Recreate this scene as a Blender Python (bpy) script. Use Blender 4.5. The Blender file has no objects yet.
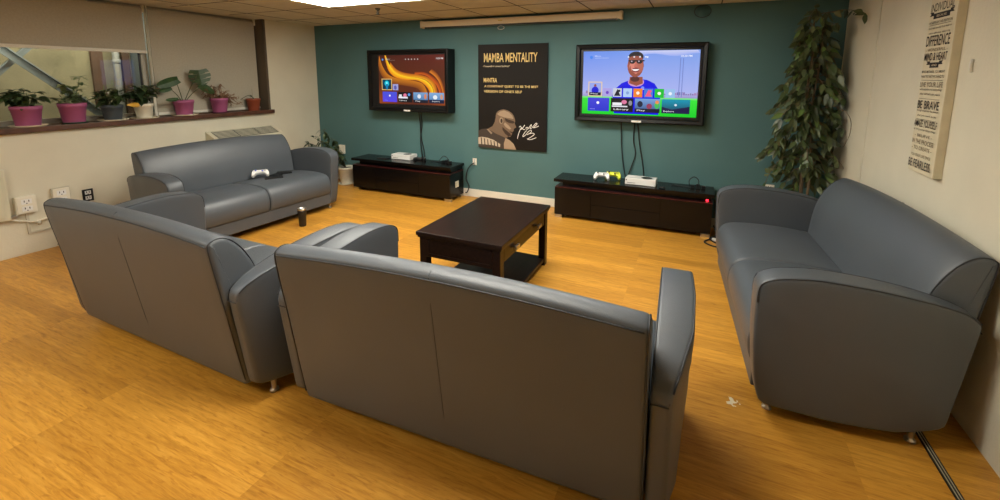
import bpy, bmesh, math, random
from mathutils import Vector, Matrix
random.seed(7)
C = bpy.context.scene.collection
PI = math.pi
D, XL, XR, H = 5.1965, -5.6547, 1.2671, 2.4416      # back wall, left wall, right wall, ceiling
YF = -2.4                                            # wall behind the camera

# ---------------------------------------------------------------- materials
def srgb(r, g, b):
    f = lambda c: (c/255/12.92) if c/255 <= .04045 else ((c/255+.055)/1.055)**2.4
    return (f(r), f(g), f(b), 1)
MATS = {}
def mat(name, col, rough=.5, metal=0, bump=0, bscale=200, var=0, vscale=3, spec=.5, coat=0, emit=None, estr=0, trans=0, sheen=0):
    if name in MATS: return MATS[name]
    m = bpy.data.materials.new(name); m.use_nodes = True
    nt = m.node_tree; b = nt.nodes['Principled BSDF']
    b.inputs['Base Color'].default_value = col
    b.inputs['Roughness'].default_value = rough
    b.inputs['Metallic'].default_value = metal
    b.inputs['Specular IOR Level'].default_value = spec
    b.inputs['Coat Weight'].default_value = coat
    b.inputs['Transmission Weight'].default_value = trans
    if emit:
        b.inputs['Emission Color'].default_value = emit; b.inputs['Emission Strength'].default_value = estr
    tc = nt.nodes.new('ShaderNodeTexCoord')
    if bump:
        n = nt.nodes.new('ShaderNodeTexNoise'); n.inputs['Scale'].default_value = bscale; n.inputs['Detail'].default_value = 4
        nt.links.new(tc.outputs['Object'], n.inputs['Vector'])
        bp = nt.nodes.new('ShaderNodeBump'); bp.inputs['Strength'].default_value = bump; bp.inputs['Distance'].default_value = .004
        nt.links.new(n.outputs['Fac'], bp.inputs['Height']); nt.links.new(bp.outputs['Normal'], b.inputs['Normal'])
    if var:
        n = nt.nodes.new('ShaderNodeTexNoise'); n.inputs['Scale'].default_value = vscale; n.inputs['Detail'].default_value = 5
        nt.links.new(tc.outputs['Object'], n.inputs['Vector'])
        r = nt.nodes.new('ShaderNodeValToRGB')
        r.color_ramp.elements[0].position = .3; r.color_ramp.elements[1].position = .7
        r.color_ramp.elements[0].color = (*[c*(1-var) for c in col[:3]], 1)
        r.color_ramp.elements[1].color = (*[min(1, c*(1+var)) for c in col[:3]], 1)
        nt.links.new(n.outputs['Fac'], r.inputs['Fac']); nt.links.new(r.outputs['Color'], b.inputs['Base Color'])
    MATS[name] = m
    return m

M_sofa = mat('slate_vinyl', (.076, .088, .102, 1), .42, bump=.25, bscale=260, var=.06, vscale=3, spec=.55)
M_seam = mat('sofa_piping', (.022, .026, .032, 1), .5)
M_steel = mat('brushed_steel', (.62, .60, .56, 1), .3, 1)
M_wallb = mat('teal_paint', (.078, .168, .172, 1), .62, bump=.12, bscale=70, var=.06, vscale=1.5, spec=.3)
M_walll = mat('cream_paint', (.66, .62, .49, 1), .7, bump=.35, bscale=45, var=.05, vscale=2, spec=.3)
M_white = mat('white_trim', (.70, .68, .60, 1), .5, bump=.05, bscale=30)
M_ceil = mat('ceiling_tile', (.60, .55, .44, 1), .9, bump=.5, bscale=160, var=.07, vscale=6, spec=.1)
M_grid = mat('ceiling_gap', (.05, .04, .025, 1), .8)
M_black = mat('black_wood', (.0045, .0035, .0035, 1), .25, var=.25, vscale=8, spec=.3)
M_blackm = mat('black_plastic', (.008, .008, .009, 1), .32, bump=.05, bscale=80)
M_frame = mat('black_frame', (.004, .004, .004, 1), .35, bump=.05, bscale=60, spec=.3)
M_cord = mat('black_cord', (.006, .006, .007, 1), .5)
M_maroon = mat('maroon_trim', (.045, .008, .008, 1), .3)
M_whitep = mat('white_plastic', (.78, .78, .76, 1), .4, bump=.02, bscale=50)
M_yellow = mat('lime_plastic', (.72, .80, .05, 1), .4)
M_blue = mat('blue_plastic', (.02, .05, .5, 1), .4)
M_plate = mat('outlet_cream', (.74, .70, .58, 1), .5)
M_conduit = mat('conduit_beige', (.5, .46, .36, 1), .6, bump=.1, bscale=40)
M_blind = mat('blind_fabric', (.42, .39, .31, 1), .9, bump=.3, bscale=500, var=.05, vscale=60, spec=.1)
M_alu = mat('blind_bar', (.66, .64, .55, 1), .45)
M_brown = mat('brown_jamb', (.085, .062, .04, 1), .6, bump=.1)
M_concrete = mat('concrete', (.36, .33, .21, 1), .9, bump=.6, bscale=12, var=.25, vscale=2.5, spec=.2)
M_brace = mat('painted_steel', (.19, .23, .24, 1), .55, bump=.1, bscale=30, var=.2)
M_rust = mat('rusty_board', (.12, .07, .045, 1), .8, var=.3)
M_pipe = mat('pale_pipe', (.36, .38, .36, 1), .6)
M_pink = mat('pink_pot', (.34, .085, .20, 1), .55, bump=.15, bscale=90, var=.08)
M_greypot = mat('grey_pot', (.055, .07, .085, 1), .5, bump=.1)
M_whpot = mat('white_pot', (.68, .64, .52, 1), .45, var=.08, vscale=20)
M_terra = mat('terracotta', (.26, .055, .022, 1), .6, var=.15)
M_saucer = mat('cream_saucer', (.62, .56, .42, 1), .5)
M_gsauc = mat('green_saucer', (.012, .05, .03, 1), .5)
M_dsauc = mat('dark_saucer', (.10, .02, .05, 1), .5)
M_soil = mat('soil', (.03, .02, .014, 1), .95, bump=.8, bscale=90)
M_stem = mat('stem_green', (.07, .10, .03, 1), .6)
M_bark = mat('bark', (.13, .09, .05, 1), .85, bump=.5, bscale=60, var=.2, vscale=20)
M_dry = mat('dry_stem', (.20, .11, .06, 1), .9, var=.3)
M_yleaf = mat('yellow_leaf', (.62, .36, .03, 1), .5)
M_card = mat('poster_black', (.010, .008, .0065, 1), .55, spec=.2)
M_gold = mat('poster_gold', (.82, .62, .25, 1), .6)
M_sign = mat('sign_board', (.64, .57, .40, 1), .7, var=.06, vscale=15)
M_signside = mat('sign_edge', (.36, .28, .16, 1), .75, var=.1)
M_ink = mat('sign_ink', (.03, .028, .03, 1), .8)
M_screenmetal = mat('projector_case', (.62, .52, .36, 1), .5)
M_grille = mat('grille_dark', (.10, .10, .085, 1), .6)
M_heater = mat('heater_cream', (.60, .57, .43, 1), .55)
M_lamp = mat('light_diffuser', (.9, .9, .85, 1), .5, emit=(1, .955, .84, 1), estr=20)
M_red = mat('red_led', (.4, .0, .0, 1), .4, emit=(1, .02, .04, 1), estr=4)

def leafmat(name, cols):
    m = bpy.data.materials.new(name); m.use_nodes = True; nt = m.node_tree; b = nt.nodes['Principled BSDF']
    a = nt.nodes.new('ShaderNodeAttribute'); a.attribute_name = 'Col'
    nt.links.new(a.outputs['Color'], b.inputs['Base Color']); b.inputs['Roughness'].default_value = .42
    return m
M_leaf = leafmat('leaf', None)
def colmat(name, rough, emis=0):
    m = bpy.data.materials.new(name); m.use_nodes = True; nt = m.node_tree; b = nt.nodes['Principled BSDF']
    a = nt.nodes.new('ShaderNodeAttribute'); a.attribute_name = 'Col'
    b.inputs['Roughness'].default_value = rough; b.inputs['Specular IOR Level'].default_value = .2
    if emis:
        b.inputs['Base Color'].default_value = (.005, .005, .005, 1)
        nt.links.new(a.outputs['Color'], b.inputs['Emission Color']); b.inputs['Emission Strength'].default_value = emis
    else: nt.links.new(a.outputs['Color'], b.inputs['Base Color'])
    return m
M_screen = colmat('screen_picture', .35, .84)
M_print = colmat('poster_print', .55)

def table_material():
    m = bpy.data.materials.new('dark_walnut'); m.use_nodes = True; nt = m.node_tree; b = nt.nodes['Principled BSDF']
    tc = nt.nodes.new('ShaderNodeTexCoord'); mp = nt.nodes.new('ShaderNodeMapping'); mp.inputs['Scale'].default_value = (14, 2, 14)
    n = nt.nodes.new('ShaderNodeTexNoise'); n.inputs['Scale'].default_value = 3; n.inputs['Detail'].default_value = 6
    r = nt.nodes.new('ShaderNodeValToRGB'); r.color_ramp.elements[0].color = (.006, .0028, .002, 1); r.color_ramp.elements[1].color = (.020, .008, .005, 1)
    r.color_ramp.elements[0].position = .35; r.color_ramp.elements[1].position = .7
    nt.links.new(tc.outputs['Object'], mp.inputs['Vector']); nt.links.new(mp.outputs[0], n.inputs['Vector'])
    nt.links.new(n.outputs['Fac'], r.inputs['Fac']); nt.links.new(r.outputs['Color'], b.inputs['Base Color'])
    b.inputs['Roughness'].default_value = .3; b.inputs['Specular IOR Level'].default_value = .3
    return m
M_table = table_material()

def floor_material():
    m = bpy.data.materials.new('wood_plank_floor'); m.use_nodes = True; nt = m.node_tree; L = nt.links
    b = nt.nodes['Principled BSDF']
    tc = nt.nodes.new('ShaderNodeTexCoord')
    mp = nt.nodes.new('ShaderNodeMapping'); L.new(tc.outputs['Object'], mp.inputs['Vector'])
    mp.inputs['Rotation'].default_value = (0, 0, FLOOR_ROT)
    br = nt.nodes.new('ShaderNodeTexBrick'); L.new(mp.outputs[0], br.inputs['Vector'])
    br.inputs['Scale'].default_value = 1; br.inputs['Brick Width'].default_value = 1.15; br.inputs['Row Height'].default_value = .125
    br.inputs['Mortar Size'].default_value = .0009; br.inputs['Mortar Smooth'].default_value = .3; br.inputs['Bias'].default_value = 0
    br.offset = .37; br.offset_frequency = 1
    br.inputs['Color1'].default_value = (.0, .0, .0, 1); br.inputs['Color2'].default_value = (1, 1, 1, 1); br.inputs['Mortar'].default_value = (.25, .25, .25, 1)
    # stretched grain
    m2 = nt.nodes.new('ShaderNodeMapping'); L.new(mp.outputs[0], m2.inputs['Vector']); m2.inputs['Scale'].default_value = (2.6, 34, 1)
    add = nt.nodes.new('ShaderNodeVectorMath'); add.operation = 'MULTIPLY_ADD'
    add.inputs[1].default_value = (3.7, 5.1, 9.3); L.new(br.outputs['Color'], add.inputs[0]); L.new(m2.outputs[0], add.inputs[2])
    n = nt.nodes.new('ShaderNodeTexNoise'); n.inputs['Scale'].default_value = 1.6; n.inputs['Detail'].default_value = 9; n.inputs['Roughness'].default_value = .7
    n.inputs['Distortion'].default_value = .6
    L.new(add.outputs[0], n.inputs['Vector'])
    r = nt.nodes.new('ShaderNodeValToRGB'); e = r.color_ramp.elements
    e[0].position = .28; e[0].color = FLOOR_COLS[0]; e[1].position = .72; e[1].color = FLOOR_COLS[2]
    mid = r.color_ramp.elements.new(.5); mid.color = FLOOR_COLS[1]
    L.new(n.outputs['Fac'], r.inputs['Fac'])
    # plank to plank value
    mul = nt.nodes.new('ShaderNodeMix'); mul.data_type = 'RGBA'; mul.blend_type = 'MULTIPLY'; mul.inputs['Factor'].default_value = 1
    r2 = nt.nodes.new('ShaderNodeValToRGB'); r2.color_ramp.elements[0].color = (.74, .70, .64, 1); r2.color_ramp.elements[1].color = (1.0, 1.0, 1.0, 1)
    L.new(br.outputs['Color'], r2.inputs['Fac']); L.new(r.outputs['Color'], mul.inputs['A']); L.new(r2.outputs['Color'], mul.inputs['B'])
    # fine dark pores and short flecks along the grain
    m4 = nt.nodes.new('ShaderNodeMapping'); L.new(mp.outputs[0], m4.inputs['Vector']); m4.inputs['Scale'].default_value = (9, 70, 1)
    n4 = nt.nodes.new('ShaderNodeTexNoise'); n4.inputs['Scale'].default_value = 1; n4.inputs['Detail'].default_value = 3; n4.inputs['Distortion'].default_value = 1.2; L.new(m4.outputs[0], n4.inputs['Vector'])
    r4 = nt.nodes.new('ShaderNodeValToRGB'); r4.color_ramp.elements[0].position = .27; r4.color_ramp.elements[0].color = (.76, .68, .58, 1); r4.color_ramp.elements[1].position = .46; r4.color_ramp.elements[1].color = (1, 1, 1, 1)
    L.new(n4.outputs['Fac'], r4.inputs['Fac'])
    mul2 = nt.nodes.new('ShaderNodeMix'); mul2.data_type = 'RGBA'; mul2.blend_type = 'MULTIPLY'; mul2.inputs['Factor'].default_value = 1
    L.new(mul.outputs['Result'], mul2.inputs['A']); L.new(r4.outputs['Color'], mul2.inputs['B']); mul = mul2
    # white paint scuffs on the floor
    geo = nt.nodes.new('ShaderNodeNewGeometry')
    ds = nt.nodes.new('ShaderNodeVectorMath'); ds.operation = 'DISTANCE'; L.new(geo.outputs['Position'], ds.inputs[0]); ds.inputs[1].default_value = (.262, 2.31, 0)
    n3 = nt.nodes.new('ShaderNodeTexNoise'); n3.inputs['Scale'].default_value = 45; L.new(geo.outputs['Position'], n3.inputs['Vector'])
    ml = nt.nodes.new('ShaderNodeMath'); ml.operation = 'MULTIPLY_ADD'; ml.inputs[1].default_value = 9.; L.new(ds.outputs['Value'], ml.inputs[0]); ml.inputs[2].default_value = .28
    sb = nt.nodes.new('ShaderNodeMath'); sb.operation = 'SUBTRACT'; L.new(n3.outputs['Fac'], sb.inputs[0]); L.new(ml.outputs[0], sb.inputs[1])
    gt = nt.nodes.new('ShaderNodeMath'); gt.operation = 'GREATER_THAN'; gt.inputs[1].default_value = .02; L.new(sb.outputs[0], gt.inputs[0])
    mx = nt.nodes.new('ShaderNodeMix'); mx.data_type = 'RGBA'; L.new(gt.outputs[0], mx.inputs['Factor']); L.new(mul.outputs['Result'], mx.inputs['A']); mx.inputs['B'].default_value = (.7, .65, .5, 1)
    L.new(mx.outputs['Result'], b.inputs['Base Color'])
    b.inputs['Roughness'].default_value = .36; b.inputs['Specular IOR Level'].default_value = .4
    rr = nt.nodes.new('ShaderNodeMapRange'); rr.inputs['To Min'].default_value = .27; rr.inputs['To Max'].default_value = .42
    L.new(n.outputs['Fac'], rr.inputs['Value']); L.new(rr.outputs['Result'], b.inputs['Roughness'])
    bp = nt.nodes.new('ShaderNodeBump'); bp.inputs['Strength'].default_value = .08; bp.inputs['Distance'].default_value = .002
    L.new(n.outputs['Fac'], bp.inputs['Height']); L.new(bp.outputs['Normal'], b.inputs['Normal'])
    return m
FLOOR_ROT = 0.0
FLOOR_COLS = [(.42, .185, .022, 1), (.62, .30, .040, 1), (.75, .40, .070, 1)]
M_floor = floor_material()

# ---------------------------------------------------------------- mesh helpers
class MB:
    def __init__(s): s.v = []; s.f = []; s.mi = []; s.sm = []; s.vc = None; s.mats = []
    def m(s, material):
        if material not in s.mats: s.mats.append(material)
        return s.mats.index(material)
    def add(s, vs, fs, material=None, smooth=False):
        o = len(s.v); s.v += [tuple(v) for v in vs]; k = s.m(material) if material else 0
        for f in fs: s.f.append(tuple(i+o for i in f)); s.mi.append(k); s.sm.append(smooth)
    def box(s, x0, x1, y0, y1, z0, z1, material, bev=0, M=None, seg=2):
        bm = bmesh.new(); bmesh.ops.create_cube(bm, size=1)
        for v in bm.verts: v.co = Vector(((x0+x1)/2+v.co.x*(x1-x0), (y0+y1)/2+v.co.y*(y1-y0), (z0+z1)/2+v.co.z*(z1-z0)))
        if bev: bmesh.ops.bevel(bm, geom=bm.edges[:], offset=bev, segments=seg, profile=.7, affect='EDGES', clamp_overlap=True)
        if M: bm.transform(M)
        bm.verts.index_update(); s.add([v.co for v in bm.verts], [[v.index for v in f.verts] for f in bm.faces], material, False); bm.free()
        return s
    def lathe(s, prof, material, n=32, c=(0, 0), cap=True, M=None):
        vs = []; fs = []
        for r, z in prof:
            for k in range(n):
                a = 2*PI*k/n; vs.append(Vector((c[0]+r*math.cos(a), c[1]+r*math.sin(a), z)))
        for i in range(len(prof)-1):
            for k in range(n):
                k2 = (k+1) % n; fs.append((i*n+k, i*n+k2, (i+1)*n+k2, (i+1)*n+k))
        if cap:
            fs.append(tuple(range(n))[::-1]); fs.append(tuple((len(prof)-1)*n+k for k in range(n)))
        if M: vs = [M @ v for v in vs]
        s.add(vs, fs, material, True); return s
    def tube(s, pts, r, material, n=8, taper=None, closed=False):
        pts = [Vector(p) for p in pts]; N = len(pts); vs = []; fs = []
        up = Vector((0, 0, 1)); prev = None
        for i, p in enumerate(pts):
            if closed: t = (pts[(i+1) % N]-pts[i-1]).normalized()
            else: t = (pts[min(i+1, N-1)]-pts[max(i-1, 0)]).normalized()
            if prev is None:
                a = t.cross(up)
                if a.length < .1: a = t.cross(Vector((1, 0, 0)))
            else: a = prev - t*prev.dot(t)
            a.normalize(); prev = a; b = t.cross(a)
            rr = r if taper is None else r+(taper-r)*i/(N-1)
            for k in range(n):
                an = 2*PI*k/n; vs.append(p+(a*math.cos(an)+b*math.sin(an))*rr)
        for i in range(N if closed else N-1):
            j = (i+1) % N
            for k in range(n):
                k2 = (k+1) % n; fs.append((i*n+k, i*n+k2, j*n+k2, j*n+k))
        if not closed: fs.append(tuple(range(n))[::-1]); fs.append(tuple((N-1)*n+k for k in range(n)))
        s.add(vs, fs, material, True); return s
    def build(s, name, parent=None, label=None):
        me = bpy.data.meshes.new(name); me.from_pydata(s.v, [], s.f)
        for m_ in s.mats: me.materials.append(m_)
        me.polygons.foreach_set('material_index', s.mi); me.polygons.foreach_set('use_smooth', s.sm)
        if s.vc:
            ca = me.color_attributes.new('Col', 'FLOAT_COLOR', 'POINT')
            for i, c in enumerate(s.vc): ca.data[i].color = c
        me.update()
        bm = bmesh.new(); bm.from_mesh(me); bmesh.ops.recalc_face_normals(bm, faces=bm.faces[:]); 
        if not s.vc: bm.to_mesh(me)
        bm.free()
        o = bpy.data.objects.new(name, me); C.objects.link(o)
        if parent: o.parent = parent
        if label: o['label'] = label
        return o
def smooth(pts, n=6, closed=False):
    """Catmull-Rom through the points"""
    P = [Vector(p) for p in pts]; N = len(P); out = []
    for i in range(N if closed else N-1):
        p0 = P[i-1] if (closed or i > 0) else P[0]; p1 = P[i]; p2 = P[(i+1) % N]; p3 = P[(i+2) % N] if (closed or i+2 < N) else P[-1]
        for k in range(n):
            t = k/n; out.append(.5*((2*p1)+(-p0+p2)*t+(2*p0-5*p1+4*p2-p3)*t*t+(-p0+3*p1-3*p2+p3)*t**3))
    if not closed: out.append(P[-1])
    return out
def thing(name, label, cat, loc=(0, 0, 0), rz=0, group=None):
    o = bpy.data.objects.new(name, None); C.objects.link(o); o.location = loc; o.rotation_euler = (0, 0, rz); o.empty_display_size = .1
    return tag(o, label, cat, group)
def tag(o, label, cat, group=None):
    o['label'] = label; o['category'] = cat
    if group: o['group'] = group
    return o
def struct(o, label=None):
    o['kind'] = 'structure'
    if label: o['label'] = label
    return o
def copy_tree(o, parent=None):
    c = o.copy(); C.objects.link(c)
    if parent: c.parent = parent; c.matrix_parent_inverse = o.matrix_parent_inverse
    for ch in list(o.children): copy_tree(ch, c)
    return c
def text_mesh(mb, txt, w, h, M, material, shear=0, depth=.0006, bold=.008):
    """text fitted into a w x h box centred at the origin of M"""
    cu = bpy.data.curves.new('t', 'FONT'); cu.body = txt; cu.size = 1; cu.extrude = 0; cu.shear = shear; cu.resolution_u = 3; cu.offset = bold
    ob = bpy.data.objects.new('t', cu); C.objects.link(ob)
    dg = bpy.context.evaluated_depsgraph_get(); me = bpy.data.meshes.new_from_object(ob.evaluated_get(dg))
    xs = [v.co.x for v in me.vertices]; ys = [v.co.y for v in me.vertices]
    cx, cy = (min(xs)+max(xs))/2, (min(ys)+max(ys))/2; sx, sy = w/(max(xs)-min(xs)), h/(max(ys)-min(ys))
    vs = [M @ Vector(((v.co.x-cx)*sx, (v.co.y-cy)*sy, depth)) for v in me.vertices]
    mb.add(vs, [list(p.vertices) for p in me.polygons], material)
    bpy.data.objects.remove(ob); bpy.data.curves.remove(cu); bpy.data.meshes.remove(me)

class Art(MB):
    """flat picture made of coloured polygons in the plane (u right, v up, w towards the viewer)"""
    def __init__(s, M, material): super().__init__(); s.M = M; s.k = 0; s.mat = material; s.vc = []; s.dz = .00012
    def poly(s, pts, col, cols=None):
        s.k += 1
        s.add([s.M @ Vector((p[0], p[1], s.k*s.dz)) for p in pts], [tuple(range(len(pts)))], s.mat)
        s.vc += [(*c[:3], 1) for c in (cols or [col]*len(pts))]
    def rect(s, x0, y0, x1, y1, c, c2=None, vert=False):
        c2 = c2 or c
        s.poly([(x0, y0), (x1, y0), (x1, y1), (x0, y1)], c, [c, c, c2, c2] if vert else [c, c2, c2, c])
    def ell(s, cx, cy, rx, ry, c, rot=0, n=20, a0=0, a1=2*PI):
        s.poly([(cx+rx*math.cos(a0+(a1-a0)*i/n)*math.cos(rot)-ry*math.sin(a0+(a1-a0)*i/n)*math.sin(rot),
                 cy+rx*math.cos(a0+(a1-a0)*i/n)*math.sin(rot)+ry*math.sin(a0+(a1-a0)*i/n)*math.cos(rot)) for i in range(n)], c)
    def band(s, L, R, cl, cr):
        """ribbon between two polylines, coloured cl..cr (lists or single)"""
        s.k += 1; n = len(L); vs = []; fs = []
        for i in range(n):
            vs += [s.M @ Vector((*L[i][:2], s.k*s.dz)), s.M @ Vector((*R[i][:2], s.k*s.dz))]
            s.vc += [(*(cl[i] if isinstance(cl, list) else cl)[:3], 1), (*(cr[i] if isinstance(cr, list) else cr)[:3], 1)]
        for i in range(n-1): fs.append((2*i, 2*i+1, 2*i+3, 2*i+2))
        s.add(vs, fs, s.mat)
    def stroke(s, pts, w, c, n=6):
        P = smooth([(p[0], p[1], 0) for p in pts], n); L = []; R = []
        for i, p in enumerate(P):
            t = (P[min(i+1, len(P)-1)]-P[max(i-1, 0)]).normalized(); nn = Vector((-t.y, t.x, 0))*w/2
            L.append(p+nn); R.append(p-nn)
        s.band([(p.x, p.y) for p in L], [(p.x, p.y) for p in R], c, c)
    def text(s, txt, cx, cy, w, h, c, shear=0):
        o = len(s.v); s.k += 1
        text_mesh(s, txt, w, h, s.M @ Matrix.Translation((cx, cy, s.k*s.dz)), s.mat, shear, 0)
        s.vc += [(*c[:3], 1)]*(len(s.v)-o)

# ---------------------------------------------------------------- the room
T = .3
def wallbox(name, boxes, m_, label=None):
    mb = MB()
    for b in boxes: mb.box(*b, m_)
    return struct(mb.build(name), label)
wallbox('floor', [(XL-T, XR+.15, YF-.15, D+.15, -.1, 0)], M_floor)
wallbox('wall_back', [(XL-T, XR+.15, D, D+.15, 0, H+.1)], M_wallb)
wallbox('wall_right', [(XR, XR+.15, YF, D, 0, H+.1), (XR-.006, XR, 4.34, D, 0, H)], M_walll)
wallbox('wall_front', [(XL-T, XR+.15, YF-.15, YF, 0, H+.1)], M_walll)
WY1 = 4.335; WY0 = -.6; ZS = 1.13
wallbox('wall_left', [(XL-T, XL, YF, D, 0, ZS), (XL-T, XL, WY1, D, ZS, H+.1), (XL-T, XL, YF, WY0, ZS, H+.1)], M_walll)
# ceiling of lay-in tiles: each tile a slightly raised face in one mesh, dark joint lines
GX0, GY0, G = -2.58, 3.845, .685
def tiles():
    mb = MB(); mb.box(XL-T, XR+.15, YF-.15, D+.15, H+.012, H+.1, M_grid)
    i0 = math.floor((XL-T-GX0)/G); x = GX0+i0*G
    while x < XR:
        y = GY0+math.floor((YF-GY0)/G)*G
        while y < D:
            a, b_, c, d = max(x, XL-T)+.006, min(x+G, XR)-.006, max(y, YF)+.006, min(y+G, D)-.006
            lit = any(abs(a+.3-(lx+s)) < .34 and abs(c+.3-ly) < .34 for lx, ly in LIGHTS for s in (-G/2, G/2))
            if b_-a > .02 and d-c > .02 and not lit:
                mb.box(a, b_, c, d, H, H+.02, M_ceil, .002, seg=1)
            y += G
        x += G
    x = GX0+i0*G
    while x < XR:
        if XL < x: mb.box(x-.006, x+.006, YF, D, H-.0018, H+.002, M_grid)
        x += G
    y = GY0+math.floor((YF-GY0)/G)*G
    while y < D:
        if y > YF: mb.box(XL, XR, y-.006, y+.006, H-.0018, H+.002, M_grid)
        y += G
    return mb
# fixtures sit in the tile grid, two tiles wide (x) and one deep (y)
LIGHTS = [(GX0-G, GY0-G/2), (GX0+G*2, GY0-G*.5), (GX0+G*2, GY0-G*3.5), (GX0-G, GY0-G*6.5)]
struct(tiles().build('ceiling'))
for k, (lx, ly) in enumerate(LIGHTS):
    t = thing('ceiling_light', ['wide glowing ceiling light panel above the middle, cut by top edge of the photo',
                                'glowing ceiling light panel above the floor before the right television, outside the photo',
                                'glowing ceiling light panel above the foreground sofa, outside the photo',
                                'glowing ceiling light panel behind the camera on the window side'][k], 'ceiling light', (lx, ly, H), 0, 'recessed ceiling light panels')
    mb = MB(); g = G-.003
    for (a, b_, c, d) in ((-g, g, -g/2, -g/2+.03), (-g, g, g/2-.03, g/2), (-g, -g+.03, -g/2+.03, g/2-.03), (g-.03, g, -g/2+.03, g/2-.03)):
        mb.box(a, b_, c, d, -.008, .02, M_white, .002, seg=1)
    mb.build('frame', t)
    MB().box(-g+.03, g-.03, -g/2+.03, g/2-.03, -.003, .012, M_lamp).build('diffuser', t)

struct(MB().box(XL, XR-.012, D-.014, D, 0, .095, M_white, .003).box(XL, XR-.012, D-.010, D, .095, .108, M_white, .003).build('baseboard_back'))
# jamb and sill
struct(MB().box(XL-T, XL+.006, 4.30, WY1, ZS+.05, H, M_brown, .003).build('trim_1'))
struct(MB().box(XL-T+.1, XL+.05, WY0, 4.36, ZS, ZS+.05, mat('sill_wood', (.085, .032, .016, 1), .45, var=.3, vscale=12), .006).build('trim_2'), 'dark brown wooden window sill board')
ZP = ZS+.05
# window
w = struct(bpy.data.objects.new('window_1', None)); C.objects.link(w); w.location = (XL-.22, 2.8, ZP)
def wl(*a): # world box -> local to the window empty
    return (a[0]-(XL-.22), a[1]-(XL-.22), a[2]-2.8, a[3]-2.8, a[4]-ZP, a[5]-ZP)
mb = MB(); M_wf = mat('window_frame_paint', (.36, .34, .28, 1), .5)
mb.box(*wl(XL-.26, XL-.2, WY0, WY1-.035, ZP, ZP+.05), M_wf, .004)
mb.box(*wl(XL-.26, XL-.2, WY0, WY1-.035, H-.06, H), M_wf, .004)
for yy in (WY0+.03, .9, 2.935, 4.27): mb.box(*wl(XL-.26, XL-.2, yy-.03, yy+.03, ZP+.05, H-.06), M_wf, .004)
mb.box(*wl(XL-.2, XL-.195, 2.875, 2.895, ZP+.05, H-.06), M_blackm)
fr = mb.build('window_frame', w)
M_glass = bpy.data.materials.new('window_glass'); M_glass.use_nodes = True
_b = M_glass.node_tree.nodes['Principled BSDF']; _b.inputs['Transmission Weight'].default_value = 1; _b.inputs['Roughness'].default_value = .01; _b.inputs['IOR'].default_value = 1.45; _b.inputs['Specular IOR Level'].default_value = .12
for (a, b_) in ((WY0+.06, .87), (.93, 2.905), (2.965, 4.24)):
    MB().box(*wl(XL-.232, XL-.228, a, b_, ZP+.05, H-.06), M_glass).build('pane', fr)

# outside: concrete retaining wall of the light well, steel braces
XO = XL-1.15
o = MB().box(XO-.2, XO, -1.5, 6, .0, 3.4, M_concrete).build('trim_3'); struct(o, 'rough concrete retaining wall outside the window')
struct(MB().box(XO, XL-T, -1.5, 6, 0, .3, M_concrete).build('trim_4'), 'concrete floor of the light well outside')
def bar(name, p, q, wd, th, m_, label, cat, group=None):
    p = Vector(p); q = Vector(q); d = (q-p); L = d.length; X = d.normalized(); Z = Vector((1, 0, 0)); Y = Z.cross(X).normalized()
    M = Matrix((X, Y, Z)).transposed().to_4x4(); M.translation = (p+q)/2
    # L-section: two flanges
    mb = MB(); mb.box(-L/2, L/2, -wd/2, wd/2, -th/2, th/2, m_, .002, M); mb.box(-L/2, L/2, wd/2-th, wd/2, th/2, wd*.6, m_, .002, M)
    return tag(mb.build(name), label, cat, group)
bar('steel_brace', (XO+.32, 1.20, 2.72), (XO+.32, 3.60, .36), .075, .012, M_brace, 'long diagonal steel brace falling to the right outside the window', 'brace', 'steel braces outside')
bar('steel_brace', (XO+.25, .78, .34), (XO+.25, 2.95, 2.72), .06, .012, M_brace, 'short steel brace rising to the right behind the long one', 'brace', 'steel braces outside')
for (y0, y1, m_, lb, cat, nm) in ((2.84, 2.955, M_rust, 'broad rusty brown board standing outside the window', 'board', 'upright_board'),
                         (3.145, 3.225, M_rust, 'narrower brown board outside, right of the pale pipe', 'board', 'upright_board')):
    tag(MB().box(XO+.01, XO+.05, y0, y1, .3, 3.0, m_, .004).build(nm), lb, cat, 'boards outside')
mb = MB(); mb.tube([(XO+.1, 3.06, .3), (XO+.1, 3.06, 3.1)], .035, M_pipe, 14)
for z in (1.1, 1.8): mb.tube([(XO+.1, 3.06, z), (XO+.1, 3.06, z+.05)], .043, M_pipe, 14)
tag(mb.build('drain_pipe'), 'pale vertical pipe outside between two brown boards', 'pipe')
tag(MB().box(XO+.02, XO+.2, 3.25, 3.36, .3, 3.0, M_brace, .01).build('steel_column'), 'blue-grey steel column outside beside the window post', 'column')
# added unseen fill light that brightens the well outside; its housing is invented
t = thing('outside_fill_light', 'added unseen fill light brightening the concrete well outside', 'fill light', (XL-T-.02, 1.9, 2.3))
MB().box(-.05, .02, -.3, .3, -.06, .06, M_wf, .01).build('housing', t)
la = bpy.data.lights.new('well_fill', 'AREA'); la.shape = 'RECTANGLE'; la.size = .12; la.size_y = 2.6; la.energy = 20; la.color = (1, .93, .7)
lo = bpy.data.objects.new('fill_area', la); C.objects.link(lo); lo.parent = t; lo.location = (-.08, .3, -.02); lo.rotation_euler = (0, math.radians(55), 0)

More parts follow.
